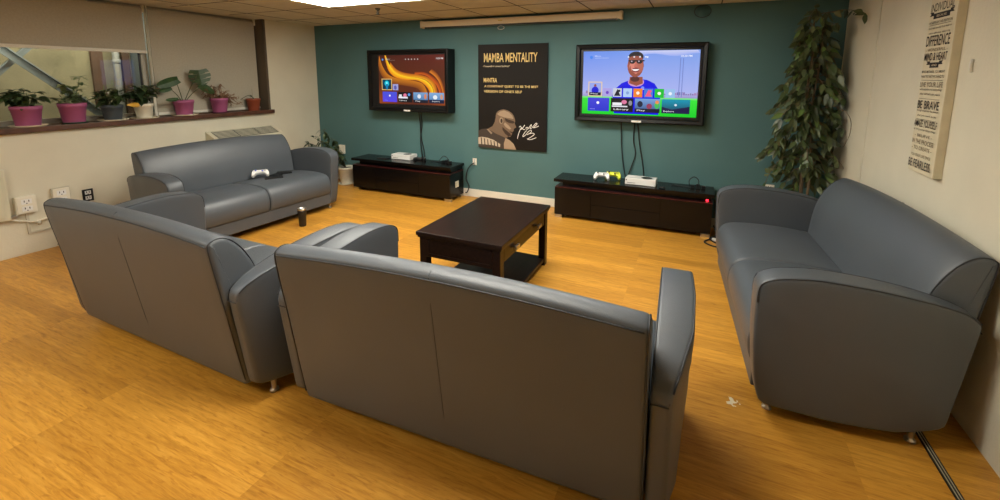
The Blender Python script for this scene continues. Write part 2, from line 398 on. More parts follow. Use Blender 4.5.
# ---------------------------------------------------------------- roller blinds
def blind(y0, y1, zb, label):
    t = thing('roller_blind', label, 'blind', (XL-.155, (y0+y1)/2, H-.04), 0, 'grey roller blinds'); w2 = (y1-y0)/2
    MB().box(-.0015, .0015, -w2+.012, w2-.012, zb-(H-.04), 0, M_blind).build('fabric', t)
    MB().tube([(-.017, -w2+.012, 0), (-.017, w2-.012, 0)], .017, M_blind, 16).build('roller', t)
    MB().box(-.008, .008, -w2+.01, w2-.01, zb-(H-.04)-.032, zb-(H-.04), M_alu, .004).build('bottom_bar', t)
    for s in (-1, 1): MB().box(-.034, .012, s*w2-.006, s*w2+.006, -.045, .038, M_alu, .004).build('bracket', t)
    return t
blind(.92, 2.955, 1.935, 'grey roller blind half lowered, above the pots at the left edge')
t2 = blind(2.982, 4.294, 1.225, 'grey roller blind lowered fully to the sill, behind the monstera')
blind(-.55, .9, 1.9, 'grey roller blind over the window left of the photo')
# bead chain of the right blind
mb = MB(); mb.tube([(XL-.135, 2.958, H-.05), (XL-.135, 2.96, 1.9), (XL-.135, 2.965, 1.42)], .004, M_alu, 6); mb.tube([(XL-.135, 2.975, H-.05), (XL-.135, 2.975, 1.9), (XL-.135, 2.965, 1.42)], .004, M_alu, 6)
mb.box(XL-.152, XL-.142, 2.957, 2.984, 1.185, H-.09, M_alu, .003)
o = tag(mb.build('blind_cord'), 'pale side channel and bead cord hanging between the two roller blinds', 'cord')

# ---------------------------------------------------------------- sofa
def loft_side(mb, outline, xin, xout, rnd, m_, taper=0):
    """closed (y,z) outline lofted from xin(y) to xout(y), rounded edges, domed caps"""
    Q = [Vector((p[0], p[1])) for p in outline]; Ls = [(Q[(i+1) % len(Q)]-Q[i]).length for i in range(len(Q))]; tot = sum(Ls); N = 84; P = []
    i = 0; acc = 0
    for k in range(N):      # even spacing keeps the insets clean
        d_ = tot*k/N
        while acc+Ls[i] < d_: acc += Ls[i]; i += 1
        P.append(Q[i].lerp(Q[(i+1) % len(Q)], (d_-acc)/max(Ls[i], 1e-9)))
    nrm = []
    for i in range(N):
        t = P[(i+1) % N]-P[i-1]; nrm.append(Vector((t.y, -t.x)).normalized())
    area = sum(P[i-1].x*P[i].y-P[i].x*P[i-1].y for i in range(N))
    if area < 0: nrm = [-n for n in nrm]
    cen = sum(P, Vector((0, 0)))/N
    rings = []
    def ring(ins, fx, sc=1):
        r = []
        for i in range(N):
            q = P[i]-nrm[i]*ins; q = cen+(q-cen)*sc; r.append((fx(q.x)*(1 if fx is xin or taper == 0 or abs(fx(q.x)) < .86 else 1-taper*max(0, .7-q.y)), q.x, q.y))
        rings.append(r)
    for sc in (.12, .4, .7, .9): ring(rnd, xin, sc)
    for k in range(5):
        a = PI/2*k/4; ring(rnd*(1-math.sin(a)), lambda y, a=a: xin(y)+rnd*(1-math.cos(a))*(1 if xout(y) > xin(y) else -1))
    for k in range(5):
        a = PI/2*(4-k)/4; ring(rnd*(1-math.sin(a)), lambda y, a=a: xout(y)-rnd*(1-math.cos(a))*(1 if xout(y) > xin(y) else -1))
    for sc in (.9, .7, .4, .12): ring(rnd, xout, sc)
    vs = [v for r in rings for v in r]; fs = []
    for j in range(len(rings)-1):
        for i in range(N):
            i2 = (i+1) % N; fs.append((j*N+i, j*N+i2, (j+1)*N+i2, (j+1)*N+i))
    fs.append(tuple(range(N))[::-1]); fs.append(tuple((len(rings)-1)*N+i for i in range(N)))
    mb.add(vs, fs, m_, True)
def sofa():
    root = thing('sofa', 'x', 'sofa', (0, 0, 0), 0, 'grey vinyl sofas around the coffee table')
    arm_o = [(.042, .075), (.012, .2), (-.008, .42), (-.012, .6), (-.008, .668), (.012, .706), (.07, .735), (.15, .75), (.26, .758), (.45, .748), (.62, .724), (.75, .69), (.815, .66), (.845, .634), (.851, .592), (.83, .42), (.80, .2), (.789, .125), (.768, .102), (.70, .082), (.58, .06), (.45, .05), (.3, .048), (.17, .052), (.075, .057)]
    ol = [(p.x, p.y) for p in smooth([(a, b_, 0) for a, b_ in arm_o], 3, True)]
    def xo(y):
        ctrl = [(-.05, .938), (.1, .950), (.35, .956), (.6, .946), (.78, .905), (.95, .85)]
        for (a, b_), (c, d) in zip(ctrl, ctrl[1:]):
            if y <= c: return b_+(d-b_)*max(0, (y-a))/(c-a)
        return .85
    for s in (1, -1):
        mb = MB(); loft_side(mb, ol, lambda y: s*.808, lambda y: s*xo(y), .017, M_sofa, .05)
        a = mb.build('arm', root)
        # piping rims round the top edges on both sides
        mb = MB()
        top = [p for p in smooth([(a_, b_, 0) for a_, b_ in arm_o[3:14]], 4)]
        for side in (0, 1):
            pts = []
            for i, p in enumerate(top):
                t = (top[min(i+1, len(top)-1)]-top[max(i-1, 0)]).normalized(); n_ = Vector((t.y, -t.x, 0))
                q = p+n_*.0045
                x = s*(.808+.004) if side == 0 else s*(xo(q.x)-.004)
                pts.append((x, q.x, q.y))
            mb.tube(pts, .0036, M_seam, 6)
        mb.tube([(s*.81, .8535, .585), (s*.84, .8545, .586), (s*(xo(.85)-.012), .8535, .585)], .0025, M_seam, 6)
        for xx in (s*(xo(.83)-.014),):
            mb.tube([(xx*(1 if abs(xx) < .83 else 1-.05*max(0, .7-z_)), y_, z_) for y_, z_ in ((.846, .60), (.837, .5), (.823, .405), (.807, .3), (.792, .19), (.782, .14))], .0025, M_seam, 6)
        mb.build('piping', a)
    # backrest: profile swept over x, crest arched at the middle
    prof = [(.655, .40), (.66, .50), (.672, .60), (.694, .70), (.735, .79), (.785, .858), (.83, .893), (.868, .902), (.900, .893), (.915, .866), (.902, .76), (.867, .55), (.828, .30), (.798, .12), (.778, .085), (.70, .085), (.68, .2)]
    pr = [Vector((p.x, p.y)) for p in smooth([(a_, b_, 0) for a_, b_ in prof], 3, True)]
    N = len(pr); cen = Vector((.78, .5)); nrm = []
    for i in range(N):
        t = pr[(i+1) % N]-pr[i-1]; nrm.append(Vector((t.y, -t.x)).normalized())
    if sum(pr[i-1].x*pr[i].y-pr[i].x*pr[i-1].y for i in range(N)) < 0: nrm = [-n for n in nrm]
    W = .803; rnd = .024; xs = []
    for sc in (.15, .5, .85): xs.append((-W, rnd, sc))
    for k in range(5): a_ = PI/2*k/4; xs.append((-W+rnd*(1-math.cos(a_)), rnd*(1-math.sin(a_)), 1))
    for k in range(1, 24): xs.append((-(W-rnd)+2*(W-rnd)*k/24, 0, 1))
    xs += [(-x, i_, sc) for x, i_, sc in reversed(xs[:8])]
    rings = []
    def crest(x, y, z):
        f = 1-(x/W)**2
        zz = z+max(0, (z-.45)/.45)*.034*f
        yy = y-.012*f*(1 if y < .78 and z > .42 else 0)*max(0, min(1, (.8-z)/.2))
        return (x, yy, zz)
    for x, ins, sc in xs:
        r = []
        for i in range(N):
            q = pr[i]-nrm[i]*ins; q = cen+(q-cen)*sc; r.append(crest(x, q.x, q.y))
        rings.append(r)
    vs = [v for r in rings for v in r]; fs = []
    for j in range(len(rings)-1):
        for i in range(N):
            i2 = (i+1) % N; fs.append((j*N+i, j*N+i2, (j+1)*N+i2, (j+1)*N+i))
    fs.append(tuple(range(N))[::-1]); fs.append(tuple((len(rings)-1)*N+i for i in range(N)))
    mb = MB(); mb.add(vs, fs, M_sofa, True); bk = mb.build('backrest', root)
    mb = MB()
    K = 30
    seam = [crest(-(W-.02)+2*(W-.02)*k/K, .9155, .868) for k in range(K+1)]
    mb.tube([(x, y+.0012, z+.001) for x, y, z in seam], .0032, M_seam, 6)
    rear = [(.9135, .868), (.9023, .76), (.868, .55), (.829, .30), (.80, .14)]
    mb.tube([crest(0, y-.0002, z) for y, z in rear], .0011, M_seam, 6)
    mb.tube([crest(0, .9135, .868), crest(0, .908, .884), crest(0, .895, .896)], .0035, M_seam, 6)
    for s in (-1, 1):
        e = [p for p in smooth([(a_, b_, 0) for a_, b_ in prof[1:14]], 4)]
        pts = []
        for i, p in enumerate(e):
            t = (e[min(i+1, len(e)-1)]-e[max(i-1, 0)]).normalized(); n_ = Vector((-t.y, t.x, 0))
            q = Vector((p.x, p.y, 0))+n_*-.0005
            pts.append(crest(s*(W-.008), q.x+n_.x*-.003, q.y+n_.y*-.003))
        mb.tube(pts, .0032, M_seam, 6)
    mb.build('piping', bk)
    # seat cushions
    for s in (-1, 1):
        sp = [(.672, .42), (.6, .447), (.45, .462), (.25, .466), (.11, .456), (.045, .432), (.008, .385), (-.006, .32), (-.002, .26), (.014, .215), (.05, .2), (.3, .2), (.672, .2)]
        ps = [(p.x, p.y) for p in smooth([(a_, b_, 0) for a_, b_ in sp], 3, True)]
        mb = MB(); loft_side(mb, ps, lambda y: s*.0025, lambda y: s*.805, .022, M_sofa)
        cu = mb.build('seat_cushion', root)
    # base rail under the cushions
    mb = MB(); mb.box(-.81, .81, .022, .70, .075, .205, M_sofa, .014, seg=3); mb.build('base', root)
    for x in (-1, 1):
        for y in (.095, .68):
            mb = MB(); mb.lathe([(.030, .125), (.030, .112), (.019, .108), (.0125, .018), (.0125, .012), (.022, .010), (.023, .0), (.0, .0)][::-1], M_steel, 16, (x*.85, y)); mb.build('leg', root)
    return root
SO = {'A': (-4.179, 3.119, 1.522, 'grey sofa against the window wall with controller and phones on its seat'),
      'B': (-2.822, 2.108, 3.129, 'grey sofa seen from behind at the left, bare floor to its left'),
      'C': (-.925, 2.198, 3.179, 'large grey sofa seen from behind in the foreground centre, hiding the table legs'),
      'D': (.27, 3.186, -1.509, 'grey sofa against the right wall below the motivational sign')}
s0 = sofa()
for k, (x, y, th, lb) in SO.items():
    s_ = s0 if k == 'A' else copy_tree(s0)
    s_.location = (x, y, 0); s_.rotation_euler = (0, 0, th); s_['label'] = lb

# ---------------------------------------------------------------- coffee table
X0, X1, Y0, Y1, ZT = -1.84, -1.145, 2.505, 3.545, .54
t = thing('coffee_table', 'dark brown wooden coffee table with drawer and lower shelf in the room centre', 'coffee table', ((X0+X1)/2, (Y0+Y1)/2, 0))
hx, hy = (X1-X0)/2, (Y1-Y0)/2
MB().box(-hx, hx, -hy, hy, ZT-.028, ZT, M_table, .006).box(-hx+.008, hx-.008, -hy+.008, hy-.008, ZT-.045, ZT-.026, M_table, .006).build('tabletop', t)
for sx in (-1, 1):
    for sy in (-1, 1):
        xx, yy = sx*(hx-.05), sy*(hy-.05)
        MB().box(xx-.03, xx+.03, yy-.03, yy+.03, 0, ZT-.045, M_table, .004).build('leg', t)
mb = MB(); za, zb_ = ZT-.165, ZT-.045
for sy in (-1, 1):
    mb.box(-hx+.08, hx-.08, sy*(hy-.035)-.012, sy*(hy-.035)+.012, za-.02, zb_, M_table, .002)
    for (a, b_, c, d) in ((-hx+.08, hx-.08, zb_-.02, zb_), (-hx+.08, hx-.08, za-.02, za+.005), (-hx+.08, -hx+.1, za, zb_), (hx-.1, hx-.08, za, zb_)):
        mb.box(a, b_, sy*(hy-.03)-.014, sy*(hy-.03)+.014, c, d, M_table, .002)
mb.box(-hx+.03, -hx+.05, -hy+.08, hy-.08, za, zb_, M_table, .002)
mb.box(hx-.06, hx-.045, -hy+.08, hy-.08, za-.0, zb_, M_table, .002)
mb.build('apron', t)
dr = MB().box(hx-.046, hx-.026, -hy+.095, hy-.095, za+.008, zb_-.01, M_table, .004).build('drawer', t)
for yy in (-.24, .24):
    mb = MB(); cz = (za+zb_)/2
    mb.tube([(hx-.028, yy, cz), (hx-.006, yy, cz)], .006, M_steel, 10)
    mb.box(hx-.012, hx+.006, yy-.034, yy+.034, cz-.014, cz+.014, M_steel, .006); mb.build('handle', dr)
MB().box(-hx+.03, hx-.03, -hy+.03, hy-.03, .03, .065, M_table, .004).build('lower_shelf', t)

# ---------------------------------------------------------------- consoles
def console(x0, x1, label, outlet):
    y0, y1 = 4.80, 5.165; cx = (x0+x1)/2; t = thing('media_console', label, 'media console', (cx, (y0+y1)/2, 0), 0, 'low black media consoles'); w2 = (x1-x0)/2; d2 = (y1-y0)/2
    bd = MB().box(-w2, w2, -d2+.016, d2, .04, .37, M_black, .004).build('body', t)
    MB().box(-w2, w2, -d2+.0, d2, .37, .382, M_maroon, .003).build('trim_shelf', t)
    MB().box(-w2+.075, w2-.02, -d2+.07, d2, .382, .44, M_black, .002).build('riser', t)
    MB().box(-w2-.012, w2+.012, -d2-.008, d2, .44, .475, M_black, .004).build('top', t)
    a, b_ = -w2, w2; c1, c2 = -w2+2*w2*.255, -w2+2*w2*.70
    for (p, q) in ((a+.002, c1-.002), (c2+.002, b_-.002)):
        MB().box(p, q, -d2, -d2+.016, .045, .366, M_black, .003).build('door', t)
    for (z0, z1) in ((.045, .204), (.208, .366)):
        MB().box(c1+.002, c2-.002, -d2, -d2+.016, z0, z1, M_black, .003).build('drawer', t)
    for sx in (-1, 1):
        for sy in (-1, 1):
            MB().box(sx*(w2-.05)-.045, sx*(w2-.05)+.045, sy*(d2-.04)-.03, sy*(d2-.04)+.03, 0, .04, M_steel, .004).build('foot', t)
    if outlet:
        mb = MB(); mb.box(w2, w2+.008, -.045, .04, .17, .255, M_plate, .004)
        for yy in (-.024, .016):
            for zz in (.19, .222): mb.box(w2+.008, w2+.0095, yy, yy+.014, zz, zz+.018, M_conduit)
        mb.build('socket', t, 'cream power socket set in the end panel')
    else:
        MB().box(w2-.066, w2-.042, -d2+.045, -d2+.068, .384, .402, M_red, .008).build('light_strip', t, 'small glowing red light in the gap under the top')
    return t
console(-4.62, -2.955, 'low black media console under the left television, with socket on its end', True)
console(-1.505, .205, 'low black media console under the right television, glowing red light at its end', False)

# ---------------------------------------------------------------- televisions
def tv(x0, x1, z0, z1, yf, screen, label, stop, sbot):
    """framed box mounted on the wall; screen = (x0,x1,z0,z1) recessed behind a bevelled frame"""
    cx, cz = (x0+x1)/2, (z0+z1)/2
    t = thing('television', label, 'television', (cx, D, z0), 0, 'wall mounted televisions in black frames')
    ax0, ax1, az0, az1 = x0-cx, x1-cx, 0, z1-z0; sx0, sx1, sz0, sz1 = screen[0]-cx, screen[1]-cx, screen[2]-z0, screen[3]-z0
    yy = yf-D
    mb = MB()
    def ring(a, b_):  # frame quad ring between rect a at depth ya and rect b at yb
        (l, r, bo, to, ya) = a; (l2, r2, bo2, to2, yb) = b_
        v = [(l, ya, bo), (r, ya, bo), (r, ya, to), (l, ya, to), (l2, yb, bo2), (r2, yb, bo2), (r2, yb, to2), (l2, yb, to2)]
        mb.add(v, [(i, (i+1) % 4, 4+(i+1) % 4, 4+i) for i in range(4)], M_frame)
    b = .045
    ring((ax0, ax1, az0, az1, -.001), (ax0, ax1, az0, az1, yy+.012))
    ring((ax0, ax1, az0, az1, yy+.012), (ax0+.012, ax1-.012, az0+.012, az1-.012, yy))
    ring((ax0+.012, ax1-.012, az0+.012, az1-.012, yy), (ax0+b, ax1-b, az0+b, az1-b, yy+.006))
    ring((ax0+b, ax1-b, az0+b, az1-b, yy+.006), (ax0+b+.012, ax1-b-.012, az0+b+.012, az1-b-.012, yy+.035))
    mb.add([(ax0, -.001, az0), (ax1, -.001, az0), (ax1, -.001, az1), (ax0, -.001, az1)], [(0, 1, 2, 3)], M_frame)
    mb.build('frame', t)
    mb = MB(); mb.box(ax0+.05, ax1-.05, yy+.036, yy+.06, az0+.05, az1-.05, M_blackm, .003)
    mb.box(ax0+.05, ax1-.05, yy+.03, yy+.036, az0+.05, sz0-.012, M_blackm, .002)
    mb.build('bezel', t)
    MB().box(-.055+.01, .055+.01, yy-.003, yy+.004, .008, .03, M_whitep, .002).build('badge', t, 'small silver badge on the lower rim')
    M = Matrix.Translation(((sx0+sx1)/2, yy+.0325, (sz0+sz1)/2)) @ Matrix.Rotation(PI/2, 4, 'X')
    art = Art(M, M_screen); art.w = (sx1-sx0); art.h = (sz1-sz0)
    return t, art
def rgb(r, g, b): return srgb(r, g, b)
def tiles_row(a, x0, x1, y0, y1, specs):
    n = len(specs); g = .012; w_ = (x1-x0-g*(n-1))/n
    for i, f in enumerate(specs):
        p = x0+i*(w_+g); f(a, p, y0, p+w_, y1)

# television on the left: dark orange swoosh
t, a = tv(-4.452, -3.092, 1.168, 2.033, 5.0, (-4.268, -3.126, 1.272, 1.958), 'wall television on the left showing an orange swirl on its menu screen', 0, 0)
W_, H_ = a.w/2, a.h/2
def uv(u, v): return (-W_+2*W_*u, -H_+2*H_*v)
N = 14
a.band([uv(i/N, 1) for i in range(N+1)], [uv(i/N, .5) for i in range(N+1)], [rgb(70+30*(i/N), 34, 26) for i in range(N+1)], [rgb(92-20*abs(i/N-.5), 42, 22) for i in range(N+1)])
a.band([uv(i/N, .5) for i in range(N+1)], [uv(i/N, 0) for i in range(N+1)], [rgb(92-20*abs(i/N-.5), 42, 22) for i in range(N+1)], [rgb(150-60*math.sin(3.1*i/N), 70-30*math.sin(3.1*i/N), 25) for i in range(N+1)])
def swoosh(top, bot, c1, c2):
    L_ = smooth([(*uv(*p), 0) for p in top], 5); R_ = smooth([(*uv(*p), 0) for p in bot], 5)
    n = len(L_); a.band([(p.x, p.y) for p in L_], [(p.x, p.y) for p in R_], c1, c2)
swoosh([(.02, 1), (.06, .8), (.14, .62), (.26, .54), (.42, .50), (.58, .47), (.68, .40), (.74, .2)], [(.0, .8), (.02, .66), (.08, .52), (.2, .42), (.4, .38), (.56, .34), (.62, .28), (.66, .15)], rgb(200, 120, 30), rgb(120, 60, 25))
swoosh([(.12, 1), (.16, .85), (.22, .72), (.32, .62), (.46, .56), (.60, .54), (.72, .48), (.80, .35), (.82, .15)], [(.10, 1), (.13, .8), (.17, .66), (.26, .55), (.42, .50), (.58, .49), (.68, .42), (.75, .3), (.77, .15)], rgb(255, 214, 40), rgb(226, 120, 20))
swoosh([(.19, .86), (.26, .74), (.34, .67), (.46, .63), (.60, .61), (.74, .56), (.84, .44), (.88, .2)], [(.18, .8), (.24, .68), (.32, .61), (.46, .56), (.60, .545), (.72, .49), (.80, .37), (.83, .15)], rgb(170, 76, 24), rgb(240, 165, 30))
swoosh([(.55, .66), (.68, .66), (.78, .60), (.87, .50), (.93, .36), (.95, .15)], [(.55, .61), (.66, .61), (.75, .56), (.84, .44), (.89, .3), (.90, .15)], rgb(120, 48, 20), rgb(215, 96, 26))
swoosh([(.80, .72), (.87, .64), (.93, .50), (.97, .3), (.98, .1)], [(.76, .66), (.84, .57), (.90, .45), (.94, .28), (.95, .1)], rgb(110, 44, 22), rgb(225, 130, 40))
def sq(x0, y0, x1, y1, c, c2=None): a.rect(*uv(x0, y0), *uv(x1, y1), c, c2, True)
a.ell(*uv(.07, .915), .014, .014, rgb(70, 150, 235)); a.text('Menu', *uv(.15, .925), .07, .014, rgb(200, 200, 200)); a.rect(*uv(.12, .895), *uv(.26, .90), rgb(150, 130, 120))
for k in range(5): a.ell(*uv(.42+.045*k, .915), .008, .008, rgb(225, 225, 225))
a.text('10:20 PM', *uv(.91, .925), .11, .022, rgb(235, 235, 235))
sq(.045, .285, .205, .52, rgb(235, 190, 110)); sq(.055, .30, .195, .505, rgb(5, 40, 60), rgb(5, 70, 95)); a.ell(*uv(.125, .42), .04, .042, rgb(20, 190, 215)); a.ell(*uv(.125, .36), .022, .05, rgb(15, 120, 170)); a.ell(*uv(.125, .43), .016, .016, rgb(130, 240, 250))
sq(.215, .285, .30, .41, rgb(160, 160, 210)); a.ell(*uv(.255, .34), .025, .03, rgb(90, 90, 170))
sq(.055, .04, .275, .25, rgb(88, 64, 226), rgb(70, 84, 214)); a.ell(*uv(.165, .17), .014, .014, rgb(250, 250, 255)); a.text('Home', *uv(.11, .075), .05, .014, rgb(150, 150, 240))
sq(.295, .04, .505, .25, rgb(16, 15, 22)); sq(.31, .15, .35, .20, rgb(230, 230, 235)); a.ell(*uv(.40, .185), .03, .026, rgb(225, 120, 150)); a.ell(*uv(.46, .2), .022, .02, rgb(90, 150, 220)); sq(.30, .12, .44, .155, rgb(230, 230, 240)); a.text('Library', *uv(.37, .075), .13, .02, rgb(240, 240, 240))
sq(.525, .04, .735, .25, rgb(60, 110, 160), rgb(120, 160, 205)); a.ell(*uv(.61, .17), .03, .03, rgb(225, 228, 235)); a.ell(*uv(.70, .17), .022, .035, rgb(215, 130, 90)); sq(.525, .04, .735, .10, rgb(18, 24, 40)); a.text('Play', *uv(.59, .07), .08, .02, rgb(240, 240, 240))
sq(.755, .04, .965, .25, rgb(70, 120, 175), rgb(130, 170, 215)); a.ell(*uv(.84, .16), .035, .03, rgb(230, 235, 240)); a.ell(*uv(.93, .17), .022, .035, rgb(205, 150, 120)); sq(.755, .04, .965, .11, rgb(20, 30, 60)); a.text('Explore', *uv(.85, .075), .12, .02, rgb(240, 240, 240))
a.build('screen', t); TV1 = t

# television on the right: person in a blue shirt in front of a pale blue sky
t, a = tv(-1.358, .067, 1.152, 2.042, 5.05, (-1.272, -.012, 1.238, 1.964), 'wall television on the right showing a smiling person in a blue shirt', 0, 0)
W_, H_ = a.w/2, a.h/2
N = 10
a.band([uv(i/N, 1) for i in range(N+1)], [uv(i/N, .25) for i in range(N+1)], [rgb(96+30*i/N, 138+22*i/N, 232) for i in range(N+1)], [rgb(176, 182, 238) for i in range(N+1)])
a.band([uv(.5+.06*i, .995) for i in range(9)], [uv(.52+.06*i, .93+.02*math.sin(i)) for i in range(9)], rgb(206, 208, 240), rgb(150, 170, 238))
sq(0, .28, 1, .36, rgb(150, 145, 200), rgb(180, 180, 232))
for k in range(34):
    u = .70+.3*k/34 if k % 2 else .02+.3*random.random(); sq(u, .33, u+.012, .345+.035*random.random(), rgb(110+60*random.random(), 90+40*random.random(), 170))
sq(0, 0, 1, .285, rgb(20, 205, 40), rgb(60, 225, 60)); sq(0, .26, 1, .285, rgb(120, 230, 120))
for u in (.845, .868): sq(u, .30, u+.006, .88, rgb(110, 130, 200))
SK = rgb(150, 78, 62); SKL = rgb(214, 128, 112); SKD = rgb(84, 42, 40)
a.poly([uv(*p) for p in ((.28, .30), (.31, .42), (.36, .50), (.43, .55), (.50, .57), (.58, .555), (.645, .50), (.675, .42), (.70, .30), (.69, .02), (.30, .02))], rgb(10, 12, 222))
a.poly([uv(*p) for p in ((.31, .30), (.33, .40), (.37, .46), (.36, .30))], rgb(14, 16, 170))
a.ell(*uv(.485, .52), .088, .052, rgb(206, 150, 200)); a.ell(*uv(.483, .535), .07, .046, SKL)
a.poly([uv(*p) for p in ((.43, .60), (.54, .60), (.545, .50), (.49, .46), (.425, .50))], SK); a.ell(*uv(.475, .565), .05, .03, SKD)
a.ell(*uv(0.4126, .77), 0.0126, .03, SKL); a.ell(*uv(0.5374, .77), 0.0108, .03, SKD)
a.ell(*uv(0.4750, .77), 0.0882, .128, SK, .0); a.ell(*uv(0.4649, .74), 0.0594, .075, SKL); a.ell(*uv(0.5062, .755), 0.0450, .07, rgb(176, 98, 82)); a.ell(*uv(0.4594, .90), 0.0450, .02, SKL)
a.ell(*uv(0.4750, .905), 0.0828, .06, rgb(30, 22, 30)); a.ell(*uv(0.4727, .872), 0.0792, .035, SK)
a.ell(*uv(0.4454, .83), 0.0306, .022, rgb(24, 18, 26)); a.ell(*uv(0.5078, .83), 0.0306, .022, rgb(24, 18, 26)); sq(.41, .836, .55, .856, rgb(24, 18, 26)); a.ell(*uv(0.4399, .838), 0.0090, .008, rgb(190, 170, 190)); a.ell(*uv(0.5023, .838), 0.0090, .008, rgb(190, 170, 190))
a.poly([uv(*p) for p in ((0.4165, .70), (0.4321, .66), (0.4555, .635), (0.4867, .63), (0.4399, .70), (0.4282, .78))], SK)
a.poly([uv(*p) for p in ((0.4711, .81), (0.4828, .81), (0.4929, .755), (0.4773, .745), (0.4610, .755))], rgb(190, 104, 90))
a.ell(*uv(0.4773, .705), 0.0405, .026, rgb(120, 30, 40)); a.poly([uv(*p) for p in ((0.4454, .718), (0.5093, .718), (0.4968, .695), (0.4773, .688), (0.4571, .695))], rgb(250, 245, 245))
a.ell(*uv(.545, .43), .018, .018, rgb(120, 140, 250)); sq(.53, .405, .56, .412, rgb(210, 215, 255))
a.ell(*uv(.075, .905), .018, .018, rgb(60, 130, 235)); a.text('Menu', *uv(.135, .925), .07, .014, rgb(210, 220, 250)); a.rect(*uv(.11, .89), *uv(.235, .896), rgb(190, 205, 245))
for k in range(4): a.ell(*uv(.41+.05*k, .905), .009, .009, rgb(230, 232, 245))
a.ell(*uv(.575, .90), .009, .009, rgb(235, 238, 250)); a.text('10:20 PM', *uv(.895, .91), .11, .02, rgb(245, 245, 255))
sq(.055, .285, .185, .52, rgb(226, 200, 170)); sq(.065, .30, .175, .505, rgb(150, 165, 235)); a.ell(*uv(.12, .455), .014, .02, SK); a.ell(*uv(.12, .38), .042, .045, rgb(20, 26, 205)); sq(.065, .30, .175, .35, rgb(14, 16, 40)); a.text('Play', *uv(.115, .325), .09, .015, rgb(240, 240, 250))
c6 = [(rgb(170, 160, 225), rgb(110, 60, 190)), (rgb(200, 205, 220), rgb(22, 22, 40)), (rgb(176, 205, 240), rgb(130, 160, 220)), (rgb(238, 130, 40), rgb(250, 240, 230)), (rgb(70, 120, 215), rgb(236, 90, 130)), (rgb(30, 190, 50), rgb(240, 250, 240)), (rgb(150, 190, 230), rgb(235, 240, 250))]
for i, (c1, c2) in enumerate(c6):
    u = .195+i*.091; sq(u, .285, u+.078, .42, c1)
    if i in (1, 4): a.poly([uv(u+.01, .30), uv(u+.04, .41), uv(u+.06, .33), uv(u+.07, .30)], c2); a.ell(*uv(u+.055, .38), .014, .014, c2)
    else: a.ell(*uv(u+.039, .35), .018, .018, c2)
sq(.055, .05, .255, .265, rgb(40, 50, 200), rgb(66, 66, 214)); a.ell(*uv(.15, .185), .016, .016, rgb(250, 250, 255)); a.text('Home', *uv(.10, .085), .06, .014, rgb(160, 160, 250))
sq(.27, .05, .47, .265, rgb(14, 12, 18)); sq(.285, .15, .37, .195, rgb(235, 235, 240)); a.ell(*uv(.39, .205), .03, .024, rgb(220, 120, 160)); sq(.28, .125, .42, .145, rgb(225, 225, 235)); a.text('Library', *uv(.365, .085), .17, .024, rgb(240, 240, 245)); a.ell(*uv(.445, .19), .02, .03, rgb(140, 140, 150))
sq(.485, .05, .70, .265, rgb(40, 55, 110), rgb(120, 160, 215)); a.ell(*uv(.53, .18), .03, .035, rgb(30, 35, 60)); a.ell(*uv(.61, .15), .03, .03, rgb(150, 60, 90)); a.ell(*uv(.675, .17), .026, .04, rgb(70, 190, 90)); a.ell(*uv(.675, .215), .02, .02, rgb(235, 140, 80)); sq(.485, .05, .70, .11, rgb(22, 24, 46)); a.text('Play', *uv(.54, .08), .09, .02, rgb(240, 240, 250))
sq(.715, .05, .945, .265, rgb(24, 22, 60), rgb(20, 150, 180)); a.poly([uv(.715, .05), uv(.945, .05), uv(.945, .16), uv(.80, .11), uv(.715, .15)], rgb(28, 24, 70)); a.ell(*uv(.83, .18), .014, .012, rgb(220, 230, 240)); a.text('Explore', *uv(.775, .08), .11, .02, rgb(240, 240, 250))
a.build('screen', t); TV2 = t

# ---------------------------------------------------------------- poster
px0, px1, pz0, pz1 = -2.715, -1.744, .716, 2.083
t = thing('poster', 'black canvas poster with gold lettering and a man looking down, between the televisions', 'poster', ((px0+px1)/2, D-.002, pz0))
pw, ph = px1-px0, pz1-pz0
MB().box(-pw/2, pw/2, -.03, 0, 0, ph, M_card, .002, seg=1).build('canvas', t)
M = Matrix.Translation((0, -.0302, ph/2)) @ Matrix.Rotation(PI/2, 4, 'X')
a = Art(M, M_print)
def uv(u, v): return (-pw/2+pw*u, ph/2-ph*v)
GD = (.86, .64, .26, 1); 
a.text('MAMBA MENTALITY', *uv(.475, .125), pw*.77, ph*.085, GD)
a.text("/'mambə men'taləti/", *uv(.275, .205), pw*.40, ph*.018, (.7, .6, .4, 1), .3)
a.text('MANTRA', *uv(.185, .338), pw*.20, ph*.042, GD)
a.text('A CONSTANT QUEST TO BE THE BEST', *uv(.485, .398), pw*.78, ph*.024, GD)
a.text("VERSION OF ONE'S SELF", *uv(.37, .445), pw*.56, ph*.024, GD)
# man in profile: photo zoom frame (625 x 500 px), poster spans x 27..590, y about -330..445
def pz(x, y): return uv((x-27)/565, 1-(445-y)/845)
sk = (.17, .115, .075, 1); skl = (.34, .25, .17, 1); skd = (.05, .032, .022, 1); sh_ = (.06, .045, .036, 1)
a.poly([pz(*p) for p in ((27, 445), (27, 305), (60, 290), (110, 284), (160, 300), (215, 325), (262, 352), (300, 380), (330, 405), (350, 445))], sh_)
a.poly([pz(*p) for p in ((262, 352), (300, 372), (330, 398), (352, 445), (250, 445), (248, 400))], skl)
a.poly([pz(*p) for p in ((27, 362), (60, 356), (110, 362), (160, 376), (218, 408), (215, 432), (150, 420), (27, 418))], (.50, .42, .32, 1))
for k in range(6): a.poly([pz(*p) for p in ((48+28*k, 360+6*k), (56+28*k, 362+6*k), (62+28*k, 420+2*k), (52+28*k, 420+2*k))], sh_)
a.poly([pz(*p) for p in ((110, 286), (150, 262), (170, 225), (178, 190), (230, 240), (250, 300), (285, 345), (262, 352), (180, 322))], sk)
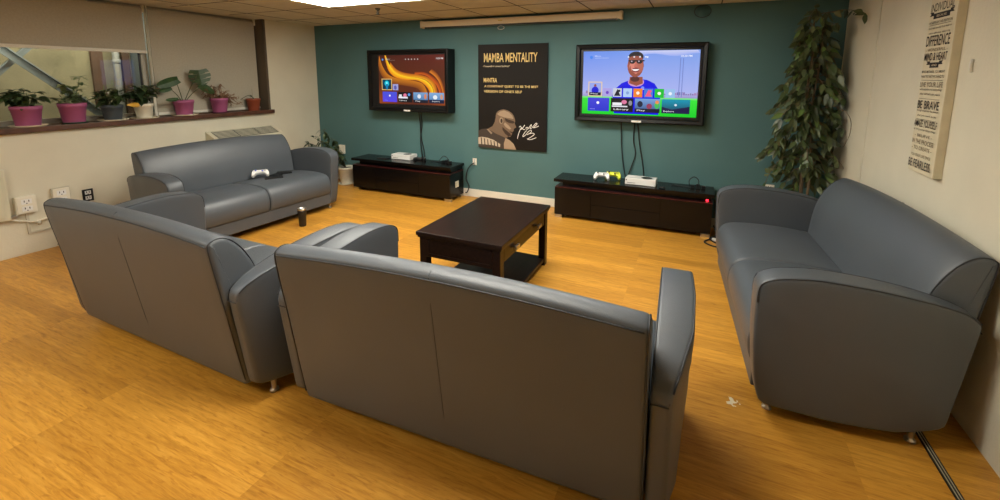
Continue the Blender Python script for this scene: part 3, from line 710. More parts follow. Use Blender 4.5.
a.poly([pz(*p) for p in ((100, 290), (114, 286), (150, 318), (140, 330))], (.28, .21, .15, 1))
hd = smooth([(*pz(*p), 0) for p in ((178, 178), (186, 150), (208, 130), (245, 120), (285, 130), (318, 152), (336, 185), (342, 212), (338, 228), (346, 248), (350, 262), (334, 272), (330, 290), (322, 300), (316, 318), (305, 338), (288, 340), (262, 322), (240, 290), (205, 250), (182, 215))], 3, True)
a.poly([(p.x, p.y) for p in hd], sk)
a.poly([pz(*p) for p in ((190, 160), (215, 138), (250, 128), (290, 142), (318, 168), (328, 195), (300, 190), (255, 185), (215, 175))], skl)
a.poly([pz(*p) for p in ((255, 190), (285, 200), (330, 212), (338, 222), (325, 232), (290, 228), (262, 214))], skd)
a.poly([pz(*p) for p in ((258, 225), (290, 250), (310, 275), (296, 282), (262, 262), (246, 240))], skl)
a.poly([pz(*p) for p in ((236, 262), (262, 285), (300, 312), (312, 332), (286, 338), (258, 318), (236, 285))], skd)
a.poly([pz(*p) for p in ((322, 300), (296, 296), (298, 303), (318, 310))], skd)
a.ell(*pz(226, 212), .028, .042, skl); a.ell(*pz(228, 214), .016, .03, skd)
a.poly([pz(*p) for p in ((178, 178), (205, 176), (207, 200), (195, 245), (180, 215))], (.18, .12, .08, 1))
WH = (.85, .83, .78, 1)
for s_ in ([(376, 258), (385, 250), (392, 262), (378, 290), (366, 330), (362, 352)], [(420, 238), (405, 262), (388, 276), (395, 262), (410, 275), (424, 272)], [(428, 262), (440, 255), (448, 262), (440, 272), (430, 266)], [(448, 268), (462, 246), (474, 232), (470, 250), (462, 262), (476, 264)],
           [(478, 258), (494, 238), (512, 218), (518, 226), (500, 246), (490, 256), (508, 252), (532, 240)], [(436, 282), (420, 300), (406, 326), (410, 332), (428, 318), (450, 290), (470, 276), (474, 290), (456, 306), (438, 316)], [(456, 306), (486, 300), (498, 308), (480, 326), (456, 342), (444, 350), (470, 352), (514, 334)]):
    a.stroke([pz(*p) for p in s_], .0075, WH)
a.build('print', t)

# ---------------------------------------------------------------- sign on the right wall
import math as _m
sxf = XR-.042
sy0, sy1, sz0, sz1 = 3.10, 3.405, 1.112, 2.33
t = thing('wall_sign', 'tall narrow cream sign with dark motivational words on the right wall', 'sign', (XR, (sy0+sy1)/2, sz0))
sw, sh = sy1-sy0, sz1-sz0
MB().box(-.042, 0, -sw/2, sw/2, 0, sh, M_sign, .002, seg=1).build('board', t)
M = Matrix.Translation((-.0424, 0, 0)) @ Matrix(((0, 0, -1, 0), (-1, 0, 0, 0), (0, 1, 0, 0), (0, 0, 0, 1)))
a = Art(M, M_print); INK = (.035, .03, .03, 1); SOFT = (.16, .13, .09, 1)
rows = [  # text, z centre, relative width, height, ink, shear
 ('INDIVIDUAL', 2.073, .86, .055, INK, 0), ('#', 2.024, .6, .036, INK, 0), ('AN INDEPENDENT AND CREATIVE ONE', 1.988, .86, .017, INK, 0), ("don't stop yourself if you want to", 1.956, .84, .017, INK, .3), ('make a difference, make it big', 1.927, .8, .015, INK, .3),
 ('DIFFERENCE', 1.884, .88, .072, INK, 0), ('- WONDERFUL -', 1.832, .8, .02, SOFT, 0), ('MIND & HEART', 1.793, .86, .052, INK, 0), ('#', 1.744, .34, .034, INK, 0), ('MAKE MISTAKES, YOU MIGHT', 1.706, .88, .019, INK, 0), ('WANT TO TAKE THE CHANCE TO', 1.679, .88, .017, INK, 0),
 ('LIVE YOUR LIFE', 1.633, .88, .034, SOFT, 0), ('with passion and everything', 1.603, .86, .018, INK, .3), ('else will fall into place.', 1.576, .8, .018, INK, .3), ('BE BRAVE', 1.515, .84, .056, INK, 0), ('enough to pursue the person', 1.479, .84, .018, INK, .3), ('that you want to be', 1.45, .74, .018, INK, .3),
 ('AMAZE YOURSELF', 1.404, .9, .048, INK, 0), ('by doing extraordinary things', 1.367, .86, .017, INK, .3), ('- BELIEVE -', 1.333, .7, .02, SOFT, 0), ('IN THE PROCESS', 1.296, .86, .032, SOFT, 0), ('- TO CREATE -', 1.258, .8, .026, SOFT, 0), ('YOU ONLY LIVE ONCE', 1.215, .8, .02, SOFT, 0), ('BE FEARLESS.', 1.164, .92, .058, INK, 0)]
for tx, z, wd, hh, col, shr in rows:
    zz = z-sz0; cx = -.01; hh *= .86
    if tx == '#':
        w_ = sw*wd/2; a.poly([(cx-w_, zz-hh/2), (cx+w_, zz-hh/2), (cx+w_, zz+hh/2), (cx-w_, zz+hh/2)], INK)
        for s_ in (-1, 1): a.poly([(cx+s_*w_, zz+hh*.1), (cx+s_*(w_+.045), zz+hh*.1), (cx+s_*(w_+.03), zz+hh*.45), (cx+s_*(w_+.045), zz+hh*.8), (cx+s_*w_, zz+hh*.8)][::s_], INK)
        a.text('BECAUSE' if wd > .5 else 'AND', cx, zz, w_*1.2, hh*.45, (.5, .42, .28, 1))
    else: a.text(tx, cx, zz, sw*wd, hh, col, shr)
for z in (1.973, 1.658, 1.55, 1.428):
    zz = z-sz0; a.rect(-sw*.42, zz-.001, sw*.38, zz+.001, INK)
a.build('print', t)

# ---------------------------------------------------------------- pull-down projector screen, sprinkler, ring, nail
t = thing('projector_screen', 'rolled-up cream projector screen case mounted under the ceiling', 'projector screen', (-2.21, D-.06, 2.365))
mb = MB(); mb.box(-1.34, 1.34, -.045, .04, -.036, .042, M_screenmetal, .018, seg=3); mb.build('case', t)
for s in (-1, 1): MB().box(s*1.345-.018, s*1.345+.018, -.05, .045, -.045, .05, M_screenmetal, .012).build('end_cap', t)
MB().box(-1.3, 1.3, -.03, -.012, -.052, -.036, M_blackm, .003).build('slot_bar', t)
MB().box(-.18, -.12, -.0465, -.044, .0, .014, mat('brass_label', (.5, .36, .05, 1), .5)).build('badge', t, 'small yellow label on the case')
MB().tube([(-.15+.045*math.cos(k*PI/8), -.021, -.082+.022*math.sin(k*PI/8)) for k in range(16)], .003, M_steel, 6, closed=True).tube([(-.15, -.021, -.05), (-.15, -.021, -.062)], .003, M_steel, 6).build('pull_ring', t)
mb = MB(); mb.lathe([(0, -.07), (.025, -.07), (.026, -.066), (.006, -.062), (.006, -.03), (.012, -.025), (.03, -.006), (.032, 0)], M_grille, 16, (0, 0), True, Matrix.Translation((-3.49, 4.14, H)))
mb.tube([(-3.49-.018, 4.14, H-.03), (-3.49-.02, 4.14, H-.05), (-3.49, 4.14, H-.064)], .003, M_grille, 6); mb.tube([(-3.49+.018, 4.14, H-.03), (-3.49+.02, 4.14, H-.05), (-3.49, 4.14, H-.064)], .003, M_grille, 6)
tag(mb.build('fire_sprinkler'), 'small pendant fire sprinkler on the ceiling left of the projector screen', 'sprinkler')
mb = MB(); mb.tube([(-.018+.082*math.cos(2*PI*k/32), D-.004, 2.372+.082*math.sin(2*PI*k/32)*.78) for k in range(32)], .004, M_blackm, 6, closed=True)
mb.lathe([(0, 0), (.078, 0), (.078, .003), (.012, .006), (.008, .012), (0, .012)], M_wallb, 28, (0, 0), True, Matrix.Translation((-.018, D, 2.372)) @ Matrix.Rotation(PI/2, 4, 'X') @ Matrix.Diagonal((1, .78, 1, 1)))
tag(mb.build('round_cover_plate'), 'round teal cover plate with dark rim high on the teal wall', 'cover plate')
tag(MB().tube([(XR-.001, 2.97, 1.70), (XR-.008, 2.97, 1.715), (XR-.01, 2.97, 1.74), (XR-.006, 2.97, 1.765)], .007, M_white, 8).build('wall_hook'), 'small white hook on the right wall beside the sign', 'hook')

# ---------------------------------------------------------------- outlets and wiring
def duplex(mb, w_, h_, m_, slots=True):
    """plate in the local yz plane facing +x"""
    mb.box(0, .008, -w_/2, w_/2, -h_/2, h_/2, m_, .003)
    for s in (-1, 1):
        mb.box(.008, .011, -w_*.28, w_*.28, s*h_*.22-h_*.15, s*h_*.22+h_*.15, M_whitep, .004)
        if slots:
            for q in (-1, 1): mb.box(.011, .0118, q*w_*.12-.003, q*w_*.12+.003, s*h_*.22-.004, s*h_*.22+.014, M_blackm)
            mb.box(.011, .0118, -.004, .004, s*h_*.22-.02, s*h_*.22-.012, M_blackm)
def outlet(name, x, y, z, rz, w_, h_, m_, label, box=0, mm=None):
    t = thing(name, label, 'outlet', (x, y, z), rz)
    if box: MB().box(0, box, -w_/2-.006, w_/2+.006, -h_/2-.006, h_/2+.006, mm or M_plate, .003).build('back_box', t)
    mb = MB(); duplex(mb, w_, h_, m_); o = mb.build('face_plate', t); o.location = (box, 0, 0)
    return t
outlet('power_outlet', XL, 1.752, .47, 0, .125, .15, M_plate, 'cream surface-mounted power outlet on the window wall, farthest left', .045)
outlet('power_outlet', XL, 2.0, .49, 0, .12, .16, M_plate, 'cream outlet half hidden behind the back corner of the left sofa', .03, M_conduit)
outlet('power_outlet', XL, 2.205, .445, 0, .085, .125, M_blackm, 'black-plated outlet on the window wall behind the left sofa')
outlet('power_outlet', -2.79, D, .50, -PI/2, .06, .095, M_plate, 'small outlet with black plug on the teal wall below the poster')
outlet('power_outlet', .752, D, .50, -PI/2, .085, .1, M_plate, 'cream outlet on the teal wall under the tall ficus')
t = thing('power_adapter', 'cream plug-in adapter on the teal wall above the small white pot', 'adapter', (-5.185, D, .505))
MB().box(-.055, .055, -.035, 0, -.07, .07, M_plate, .008).build('housing', t)
MB().tube(smooth([(0, -.02, -.07), (.005, -.022, -.16), (-.01, -.02, -.28), (-.03, -.02, -.4)], 5), .004, M_cord, 6).build('cord', t, 'thin dark cord')
# conduit and cable on the window wall
mb = MB(); mb.box(XL, XL+.018, 1.745, 1.765, .20, .39, M_conduit, .003).box(XL, XL+.018, 1.745, 2.6, .185, .205, M_conduit, .003)
tag(mb.build('surface_conduit'), 'thin beige surface conduit running down and right from the left outlet', 'conduit')
mb = MB(); mb.tube(smooth([(XL+.04, 1.62, .375), (XL+.03, 1.69, .335), (XL+.03, 1.80, .30), (XL+.03, 1.90, .315), (XL+.03, 2.0, .36), (XL+.03, 2.06, .42)], 6), .009, M_plate, 8)
mb.tube([(XL+.03, 1.815, .30), (XL+.03, 1.825, .26)], .014, M_conduit, 8)
tag(mb.build('white_cable'), 'cream cable sagging along the window wall from the white box', 'cable')
t = thing('wall_heater', 'cream metal cabinet at the left photo edge on the window wall', 'wall cabinet', (XL, 1.385, .36))
MB().box(0, .06, -.26, .26, 0, .46, M_heater, .012).build('housing', t)
MB().box(.055, .068, -.22, .225, .03, .43, M_heater, .006).build('cover', t)
MB().box(.01, .05, .255, .30, .0, .03, M_steel, .006).build('cable_gland', t)
# air unit behind the window sofa
t = thing('air_conditioner', 'cream air unit with slatted top behind the window sofa', 'air conditioner', (XL+.002, 3.87, 0))
mb = MB(); v = []
for y in (-.47, .47): v += [(0, y, .04), (.24, y, .04), (.24, y, .80), (.20, y, .865), (0.01, y, .955), (0, y, .955)]
mb.add(v, [(0, 1, 2, 3, 4, 5), (11, 10, 9, 8, 7, 6)]+[(i, (i+1) % 6, 6+(i+1) % 6, 6+i) for i in range(6)], M_heater); mb.build('cabinet', t)
mb = MB(); ang = math.atan2(.09, .19)
for k in range(12):
    xx = .035+.0135*k; zz = .955-(xx-.01)*.09/.19
    for (a0, a1) in ((-.41, -.145), (-.13, .135), (.15, .41)): mb.box(xx-.003, xx+.006, a0, a1, zz-.004, zz+.006, M_grille if k % 2 else M_heater)
v = [(.025, -.42, .951), (.19, -.42, .873), (.19, .42, .873), (.025, .42, .951)]; mb.add(v, [(0, 1, 2, 3)], M_grille)
mb.build('grille', t)

# ---------------------------------------------------------------- cords
def cord(name, pts, label, r=.006, n=6, more=()):
    mb = MB(); mb.tube(smooth(pts, n), r, M_cord, 7)
    for p in more: mb.tube(smooth(p, n), r, M_cord, 7)
    if name == 'power_cord':
        o = mb.build(name); tv_ = TV1 if pts[0][0] < -2 else TV2; o.parent = tv_; o.location = tuple(-c for c in tv_.location); return o
    return tag(mb.build(name), label, 'cord')
yw = D-.02
cord('power_cord', [(-3.66, yw-.05, 1.19), (-3.67, yw, 1.0), (-3.66, yw, .8), (-3.62, yw, .62), (-3.60, yw-.0, .482)], 'pair of black cords hanging from the left television to its console', .007, more=[[(-3.62, yw-.05, 1.19), (-3.64, yw, .98), (-3.67, yw, .78), (-3.66, yw, .62), (-3.64, yw, .482)]])
cord('power_cord', [(-.815, yw-.03, 1.16), (-.81, yw, .95), (-.785, yw, .7), (-.74, yw-.02, .482)], 'black cords hanging from the right television to the white console', .007,
     more=[[(-.66, yw-.03, 1.16), (-.67, yw, .95), (-.64, yw, .78), (-.68, yw, .62), (-.72, yw-.03, .482)], [(-.63, yw-.03, 1.16), (-.60, yw, .9), (-.56, yw, .7), (-.535, yw, .54), (-.53, yw-.01, .482)]])
cord('outlet_cord', [(-2.79, D-.015, .485), (-2.83, D-.04, .455), (-2.89, D-.03, .38), (-2.915, D-.03, .25), (-2.87, D-.03, .15), (-2.90, D-.03, .06), (-2.93, D-.02, .05)], 'black cord looping from the outlet to the left console end', .008)
cord('cable_tangle', [(.235, 5.13, .34), (.25, 5.08, .18), (.29, 5.0, .03), (.27, 4.86, .009), (.18, 4.73, .009), (.15, 4.64, .009), (.24, 4.56, .009), (.36, 4.60, .009), (.40, 4.72, .02), (.38, 4.95, .15), (.37, 5.14, .3)],
     'tangle of black cords on the floor at the right console end', .008, more=[[(.24, 5.1, .05), (.27, 4.92, .012), (.20, 4.78, .011), (.26, 4.66, .012), (.38, 4.66, .012), (.43, 4.8, .012), (.42, 5.1, .012)], [(.25, 5.12, .24), (.33, 5.08, .16), (.40, 5.0, .05), (.44, 4.9, .012), (.46, 5.1, .01)]])
mb = MB(); mb.box(.22, .28, 4.74, 4.77, .0, .025, M_whitep, .006)
tag(mb.build('power_plug'), 'white plug lying among the black cords on the floor', 'plug')

# ---------------------------------------------------------------- game consoles and controllers
def game_console(x, y, rz, label):
    t = thing('game_console', label, 'game console', (x, y, .475), rz, 'white game consoles')
    MB().box(-.165, .165, -.085, .085, .004, .075, M_whitep, .006).build('body', t)
    mb = MB()
    for k in range(4): mb.lathe([(.058-.012*k, .0752), (.058-.012*k, .0768-.0004*k), (.050-.012*k, .0768-.0004*k), (.050-.012*k, .0752)], M_blackm, 28, (.06, 0), False, None)
    mb.lathe([(0, .0752), (.060, .0752), (.060, .0762), (0, .0762)], M_blackm, 28, (.06, 0), True)
    mb.build('vent', t, 'round black vent')
    mb = MB(); mb.box(-.14, -.05, -.0862, -.0845, .022, .026, M_blackm).lathe([(0, 0), (.007, 0), (.007, .002), (0, .002)], M_blackm, 12, (0, 0), True, Matrix.Translation((-.15, -.085, .055)) @ Matrix.Rotation(PI/2, 4, 'X'))
    mb.build('disc_slot', t)
    for sx in (-1, 1): MB().box(sx*.13-.02, sx*.13+.02, -.06, .06, 0, .004, M_blackm).build('foot', t)
    return t
game_console(-3.875, 5.055, .0, 'white game console on the left media console')
game_console(-.535, 4.95, -.03, 'white game console on the right media console')
def controller(name, x, y, z, rz, m_, label, tilt=0, stick=M_blackm):
    t = thing(name, label, 'game controller', (x, y, z), rz, 'game controllers'); t.rotation_euler = (tilt, 0, rz); t.scale = (1.02,)*3
    # body outline seen from above, two grips
    half = [(0, .032), (.03, .034), (.055, .04), (.072, .03), (.084, .0), (.09, -.04), (.08, -.062), (.064, -.058), (.05, -.03), (.032, -.016), (0, -.014)]
    pts = half+[(-a_, b_) for a_, b_ in reversed(half[1:-1])]
    P = [Vector((p.x, p.y)) for p in smooth([(a_, b_, 0) for a_, b_ in pts], 3, True)]; N = len(P); vs = []; fs = []
    lay = [(.80, .0), (.95, .006), (1, .018), (.96, .030), (.84, .038), (.5, .041)]
    for sc, z_ in lay:
        for p in P:
            gx = 0 if abs(p.x) < .03 else math.copysign(.068, p.x)*min(1, (abs(p.x)-.03)/.03)
            c = Vector((p.x*.55+gx*.45 if sc < .9 or z_ > .035 else p.x, .005 if p.y > -.02 else p.y*.5))
            q = c+(p-c)*sc; vs.append((q.x, q.y, z_+(.0)))
    for j in range(len(lay)-1):
        for i in range(N): i2 = (i+1) % N; fs.append((j*N+i, j*N+i2, (j+1)*N+i2, (j+1)*N+i))
    fs.append(tuple(range(N))[::-1]); fs.append(tuple((len(lay)-1)*N+i for i in range(N)))
    mb = MB(); mb.add(vs, fs, m_, True); mb.build('body', t)
    for (a_, b_) in ((-.045, .014), (.022, -.002)):
        MB().lathe([(.006, .038), (.006, .048), (.010, .05), (.010, .053), (0, .053)], stick, 14, (a_, b_)).build('thumbstick', t)
    mb = MB()
    for q in range(4): mb.lathe([(.0045, .039), (.0045, .044), (0, .045)], M_blackm, 10, (.048+.011*math.cos(q*PI/2), .016+.011*math.sin(q*PI/2)))
    mb.build('buttons', t)
    return t
controller('game_controller', -.985, 4.975, .514, .15, M_whitep, 'white game controller at the left on the right media console', .7)
controller('game_controller', -.87, 5.06, .514, .1, M_yellow, 'lime yellow game controller beside the white one', .7)
controller('game_controller', -3.60, 5.06, .475, .3, M_blackm, 'black game controller right of the game console on the left unit')
controller('game_controller', -4.735, 3.43, .502, .93, M_whitep, 'white game controller with blue edge on the window sofa seat', .55, M_blue)
tag(MB().box(-.09, .09, -.035, .035, 0, .008, M_blackm, .004, Matrix.Translation((-4.17, 4.95, .475)) @ Matrix.Rotation(.15, 4, 'Z')).build('tablet'), 'flat black tablet at the left end of the left media console', 'tablet')
def phone(x, y, z, rz, l, label):
    t = thing('mobile_phone', label, 'phone', (x, y, z), rz, 'phones on the sofa seat')
    MB().box(-l/2, l/2, -.05, .05, 0, .016, M_blackm, .004).build('body', t); MB().box(-l/2+.006, l/2-.006, -.045, .045, .016, .0168, M_frame, 0).build('screen', t); return t
phone(-4.55, 3.46, .464, 1.0, .19, 'black phone nearer the front edge of the window sofa seat')
phone(-4.67, 3.70, .464, .9, .17, 'black phone farther back on the window sofa seat')
phone(-4.64, 3.56, .463, .4, .11, 'small dark wallet-like phone beside the white controller')
# small dark things on the right media console
tag(MB().tube(smooth([(-.33, 4.86, .482), (-.30, 4.845, .486), (-.27, 4.85, .484)], 4), .009, M_blackm, 8).build('headset_clip'), 'tiny black curved clip on the right media console', 'clip')
def charger(x, y, label, arch=None):
    mb = MB()
    for k in range(3): mb.box(x+.055*k-.02, x+.055*k+.02, y-.02, y+.02, .475, .51+.012*(k % 2), M_blackm, .004)
    if arch: mb.tube(smooth(arch, 6), .005, M_cord, 6)
    mb.tube(smooth([(x-.02, y, .482), (x-.09, y+.02, .481), (x-.17, y+.03, .481), (x-.22, y+.02, .481)], 5), .004, M_cord, 6)
    return tag(mb.build('charging_dock'), label, 'charging dock')
charger(.0, 5.0, 'black charging adapters with looped cord at right media console end', [(-.03, 5.0, .5), (-.035, 5.0, .56), (.01, 5.0, .60), (.055, 5.0, .57), (.06, 5.0, .5)])
charger(-3.2, 5.03, 'black charging adapters with looped cord on left media console', [(-3.28, 5.03, .485), (-3.24, 5.03, .53), (-3.19, 5.03, .575), (-3.13, 5.03, .55), (-3.10, 5.03, .5)])

# ---------------------------------------------------------------- tumbler
t = thing('travel_tumbler', 'black steel travel tumbler standing on the floor before the window sofa', 'tumbler', (-3.975, 3.335, 0))
MB().lathe([(0, 0), (.034, 0), (.036, .006), (.046, .17), (.046, .185)], M_blackm, 28).build('body', t)
MB().lathe([(.046, .185), (.0475, .19), (.0475, .203), (.043, .205), (.042, .196), (0, .196)], M_steel, 28, cap=False).build('rim', t)
# dark strip in the floor
tag(MB().box(1.045, 1.075, 1.2, 3.2, 0, .006, M_blackm, .002).box(1.052, 1.055, 1.2, 3.2, .006, .008, M_conduit).box(1.064, 1.067, 1.2, 3.2, .006, .008, M_conduit).build('floor_cable_cover'), 'narrow black cable cover strip on the floor by the right wall', 'cable cover')

# ---------------------------------------------------------------- plants
def leaf(mb, base, d, up, L, Wd, col, droop=.25, fold=.12, n=5):
    """pointed leaf with midrib fold"""
    d = d.normalized(); s = d.cross(up)
    if s.length < .05: s = d.cross(Vector((1, .3, 0)))
    s.normalize(); u = s.cross(d).normalized()
    o = len(mb.v); vs = []
    for i in range(n+1):
        t_ = i/n; wv = Wd*.5*math.sin(PI*min(1, t_**.75))*(1 if i < n else 0)
        c = base+d*L*t_-Vector((0, 0, 1))*L*droop*t_*t_
        vs += [c-s*wv+u*wv*fold*2, c, c+s*wv+u*wv*fold*2]
    fs = []
    for i in range(n):
        for k in (0, 1): fs.append((3*i+k, 3*i+k+1, 3*i+k+4, 3*i+k+3))
    mb.add(vs, fs, M_leaf, True)
    mb.vc += [(*[c*(1 if k % 3 != 1 else 1.25) for c in col], 1) for k in range(len(vs))]
def stemtube(mb, pts, r, col, n=6, taper=None):
    o = len(mb.v); mb.tube(pts, r, M_leaf, n, taper); mb.vc += [(*col, 1)]*(len(mb.v)-o)
def pot(name, x, y, z, r, h, m_, label, sauc=None, sr=1.2):
    t = thing(name, label, 'potted plant', (x, y, z), 0, 'potted plants on the window sill')
    z0 = .0
    if sauc:
        MB().lathe([(0, 0), (r*sr*.85, 0), (r*sr, .014), (r*sr*.96, .016), (r*sr*.8, .006), (0, .006)], sauc, 28).build('saucer', t); z0 = .006
    MB().lathe([(0, z0), (r*.76, z0), (r*.78, z0+.005), (r*.95, h*.80), (r, h*.81), (r*1.02, h), (r*.94, h), (r*.90, h*.86), (0, h*.86)], m_, 32).build('pot', t)
    MB().lathe([(0, h*.84), (r*.9, h*.84), (r*.9, h*.88), (0, h*.9)], M_soil, 20).build('soil', t)
    return t
def rv(a=1): return Vector((random.uniform(-a, a), random.uniform(-a, a), random.uniform(-a, a)))
def bushy(t, h, r, n, L, Wd, cols, top, spread, droop=.5, lift=.0, nstem=9):
    mb = MB(); mb.vc = []
    for k in range(nstem):
        a_ = random.uniform(0, 2*PI); q = random.uniform(.2, 1); tip = Vector((math.cos(a_)*spread*q*.5+.01, math.sin(a_)*spread*q*1.1, h+top*(1.05-q*.75+lift)))
        b0 = Vector((math.cos(a_)*r*.3, math.sin(a_)*r*.3, h*.88)); mid = (b0+tip)/2+Vector((0, 0, top*.25))
        pts = smooth([b0, mid, tip], 5); stemtube(mb, pts, .003, (.05, .08, .02))
        for i in range(max(2, n//nstem)):
            p = pts[random.randrange(2, len(pts))]; d = Vector((p.x*.5+.02, p.y, 0))*3+rv(.6); d.z = random.uniform(-.25, .35)
            leaf(mb, p, d, Vector((0, 0, 1))+rv(.3), L*random.uniform(.7, 1.15), Wd*random.uniform(.8, 1.1), random.choice(cols), droop)
    mb.v = [(max(v[0], -.1), v[1], v[2]) for v in mb.v]
    return mb.build('foliage', t)
DK = [(.018, .035, .012), (.025, .045, .014), (.035, .06, .018)]; MD = [(.05, .09, .03), (.07, .11, .035), (.10, .13, .05)]; LT = [(.22, .27, .12), (.16, .22, .09), (.28, .30, .17)]
PX = XL-.045
POTS = [(1.86, 1.0), (2.19, 1.0), (2.50, .9), (2.79, .9), (3.225, .9), (3.645, .9), (4.13, .85)]
t = pot('potted_plant', PX, 1.875, ZP, .106, .19, M_pink, 'pink pot of dark drooping leaves, leftmost on the sill', M_saucer, 1.25)
bushy(t, .19, .1, 150, .085, .045, DK+MD[:1], .17, .20, .35, nstem=18)
t = pot('potted_plant', PX, 2.20, ZP, .106, .20, M_pink, 'pink pot with pale upright leaves and green saucer, second from left', M_gsauc, 1.0)
mb = MB(); mb.vc = []
for (dy, dx, hh) in ((.06, 0, .30), (.03, .02, .20), (-.03, .0, .24), (.0, -.03, .16), (-.06, .02, .10), (.07, .0, .14)):
    pts = smooth([Vector((dx*.3, dy*.3, .15)), Vector((dx, dy*.8, .15+hh*.5)), Vector((dx, dy*1.4, .15+hh))], 5); stemtube(mb, pts, .003, (.10, .14, .05))
    for i in range(13):
        p = pts[3+random.randrange(len(pts)-3)]; d = rv(1); d.z = random.uniform(-.1, .5); leaf(mb, p, d, Vector((0, 0, 1)), .09*random.uniform(.8, 1.1), .05, random.choice(MD+LT+LT), .4)
mb.build('foliage', t)
t = pot('potted_plant', PX, 2.515, ZP, .092, .165, M_greypot, 'blue-grey pot with dense dark leaves on cream saucer', M_saucer, 1.45)
bushy(t, .165, .085, 100, .12, .042, DK+MD[:2], .17, .13, .25, .1, 14)
t = pot('potted_plant', PX, 2.80, ZP, .09, .165, M_whpot, 'white pot of dark leaves with one yellow dying leaf', M_saucer, 1.5)
o_ = bushy(t, .165, .085, 110, .13, .055, DK+MD[:1], .20, .17, .3, .1, 14)
mb = MB(); mb.vc = []; leaf(mb, Vector((.06, -.05, .15)), Vector((.12, -.9, .15)), Vector((1, 0, .3)), .15, .055, (.55, .30, .02), .1); mb.build('yellow_leaf', t, 'yellowing leaf')
t = pot('potted_plant', PX, 3.215, ZP, .106, .185, M_pink, 'pink pot with a split-leaf monstera on long stalks', M_saucer, 1.35)
mb = MB(); mb.vc = []
def monstera(mb, base, tip, d, L, Wd, split=True, nrm_=Vector((1, 0, 0))):
    stemtube(mb, smooth([base, (base+tip)/2+Vector((0, 0, .02)), tip], 6), .005, (.06, .08, .03), 6, .0035)
    d = d.normalized(); s = d.cross(nrm_).normalized(); u = s.cross(d)
    n = 14
    for side in (-1, 1):
        for i in range(n):
            t0, t1 = i/n, (i+1)/n
            def wd(t_): return Wd*.5*math.sqrt(max(0, 1-((t_-.38)/.62)**2)) if t_ > .38 else Wd*.5*(.72+.28*math.sin(PI/2*t_/.38))
            gap = 1 if not (split and i % 4 == 3) else .55
            w0, w1 = wd(t0)*gap, wd(t1)*gap; b0 = tip+d*L*(t0-.12); b1 = tip+d*L*(t1-.12)
            q0 = b0+s*side*w0-u*w0*.25-d*L*.06; q1 = b1+s*side*w1-u*w1*.25-d*L*.06
            mb.add([b0, b1, q1, q0], [(0, 1, 2, 3)], M_leaf, True); c = random.choice([(.02, .055, .014), (.028, .068, .018)]); mb.vc += [(*c, 1)]*4
b0 = Vector((0, 0, .14))
NV = Vector((.87, -.49, .15)).normalized()
monstera(mb, b0, Vector((.05, .18, .52)), Vector((.05, .12, -1)), .20, .23, True, NV)
monstera(mb, b0, Vector((.05, -.09, .42)), Vector((.0, -1, -.34)), .26, .11, False, NV)
monstera(mb, b0, Vector((.05, .20, .35)), Vector((.0, .9, -.6)), .21, .09, False, NV)
monstera(mb, b0, Vector((.03, -.15, .33)), Vector((.1, -.9, -.3)), .15, .06, False, NV)
monstera(mb, b0, Vector((.05, -.10, .20)), Vector((.0, -1, -.05)), .14, .045, False, NV)
mb.build('foliage', t)
t = pot('potted_plant', PX, 3.64, ZP, .10, .19, M_pink, 'pink pot holding a tangle of dry brown stems', M_dsauc, 1.0)
mb = MB()
for k in range(44):
    a_ = random.uniform(-.5*PI, .75*PI); q = random.uniform(.06, .26); d_ = Vector((random.uniform(-.06, .08), q*math.sin(a_) if k % 3 else q*.9, 0))
    z1 = random.uniform(.02, .22) if d_.y < .12 else random.uniform(-.06, .08)
    pts = smooth([Vector((0, 0, .14)), Vector((d_.x*.4, d_.y*.4, .2))+rv(.03), Vector((d_.x*.8, d_.y*.8, .16+z1))+rv(.03), Vector((d_.x, d_.y, .15+z1))+rv(.03)], 5)
    mb.tube(pts, .0065, M_dry, 5, .003)
    for _ in range(3): p = pts[random.randrange(6, len(pts))]; mb.tube(smooth([p, p+rv(.025), p+rv(.035)], 3), .0035, M_dry, 5, .001)
mb.v = [(max(v[0], -.1), v[1], v[2]) for v in mb.v]; mb.build('dry_stems', t)
t = pot('potted_plant', PX, 4.11, ZP, .088, .165, M_terra, 'small terracotta pot at the right end of the sill with one thin sprout', None)
mb = MB(); mb.vc = []; pts = smooth([Vector((0, 0, .12)), Vector((.02, -.03, .2)), Vector((.03, -.10, .21)), Vector((.03, -.2, .16))], 5); stemtube(mb, pts, .004, (.07, .07, .04))
stemtube(mb, [Vector((0, 0, .13)), Vector((0, -.01, .3))], .002, (.2, .2, .12))
for q in (4, 7, 10, 12): leaf(mb, pts[q], rv(1), Vector((0, 0, 1)), .06, .03, random.choice(MD), .3)
mb.build('foliage', t)

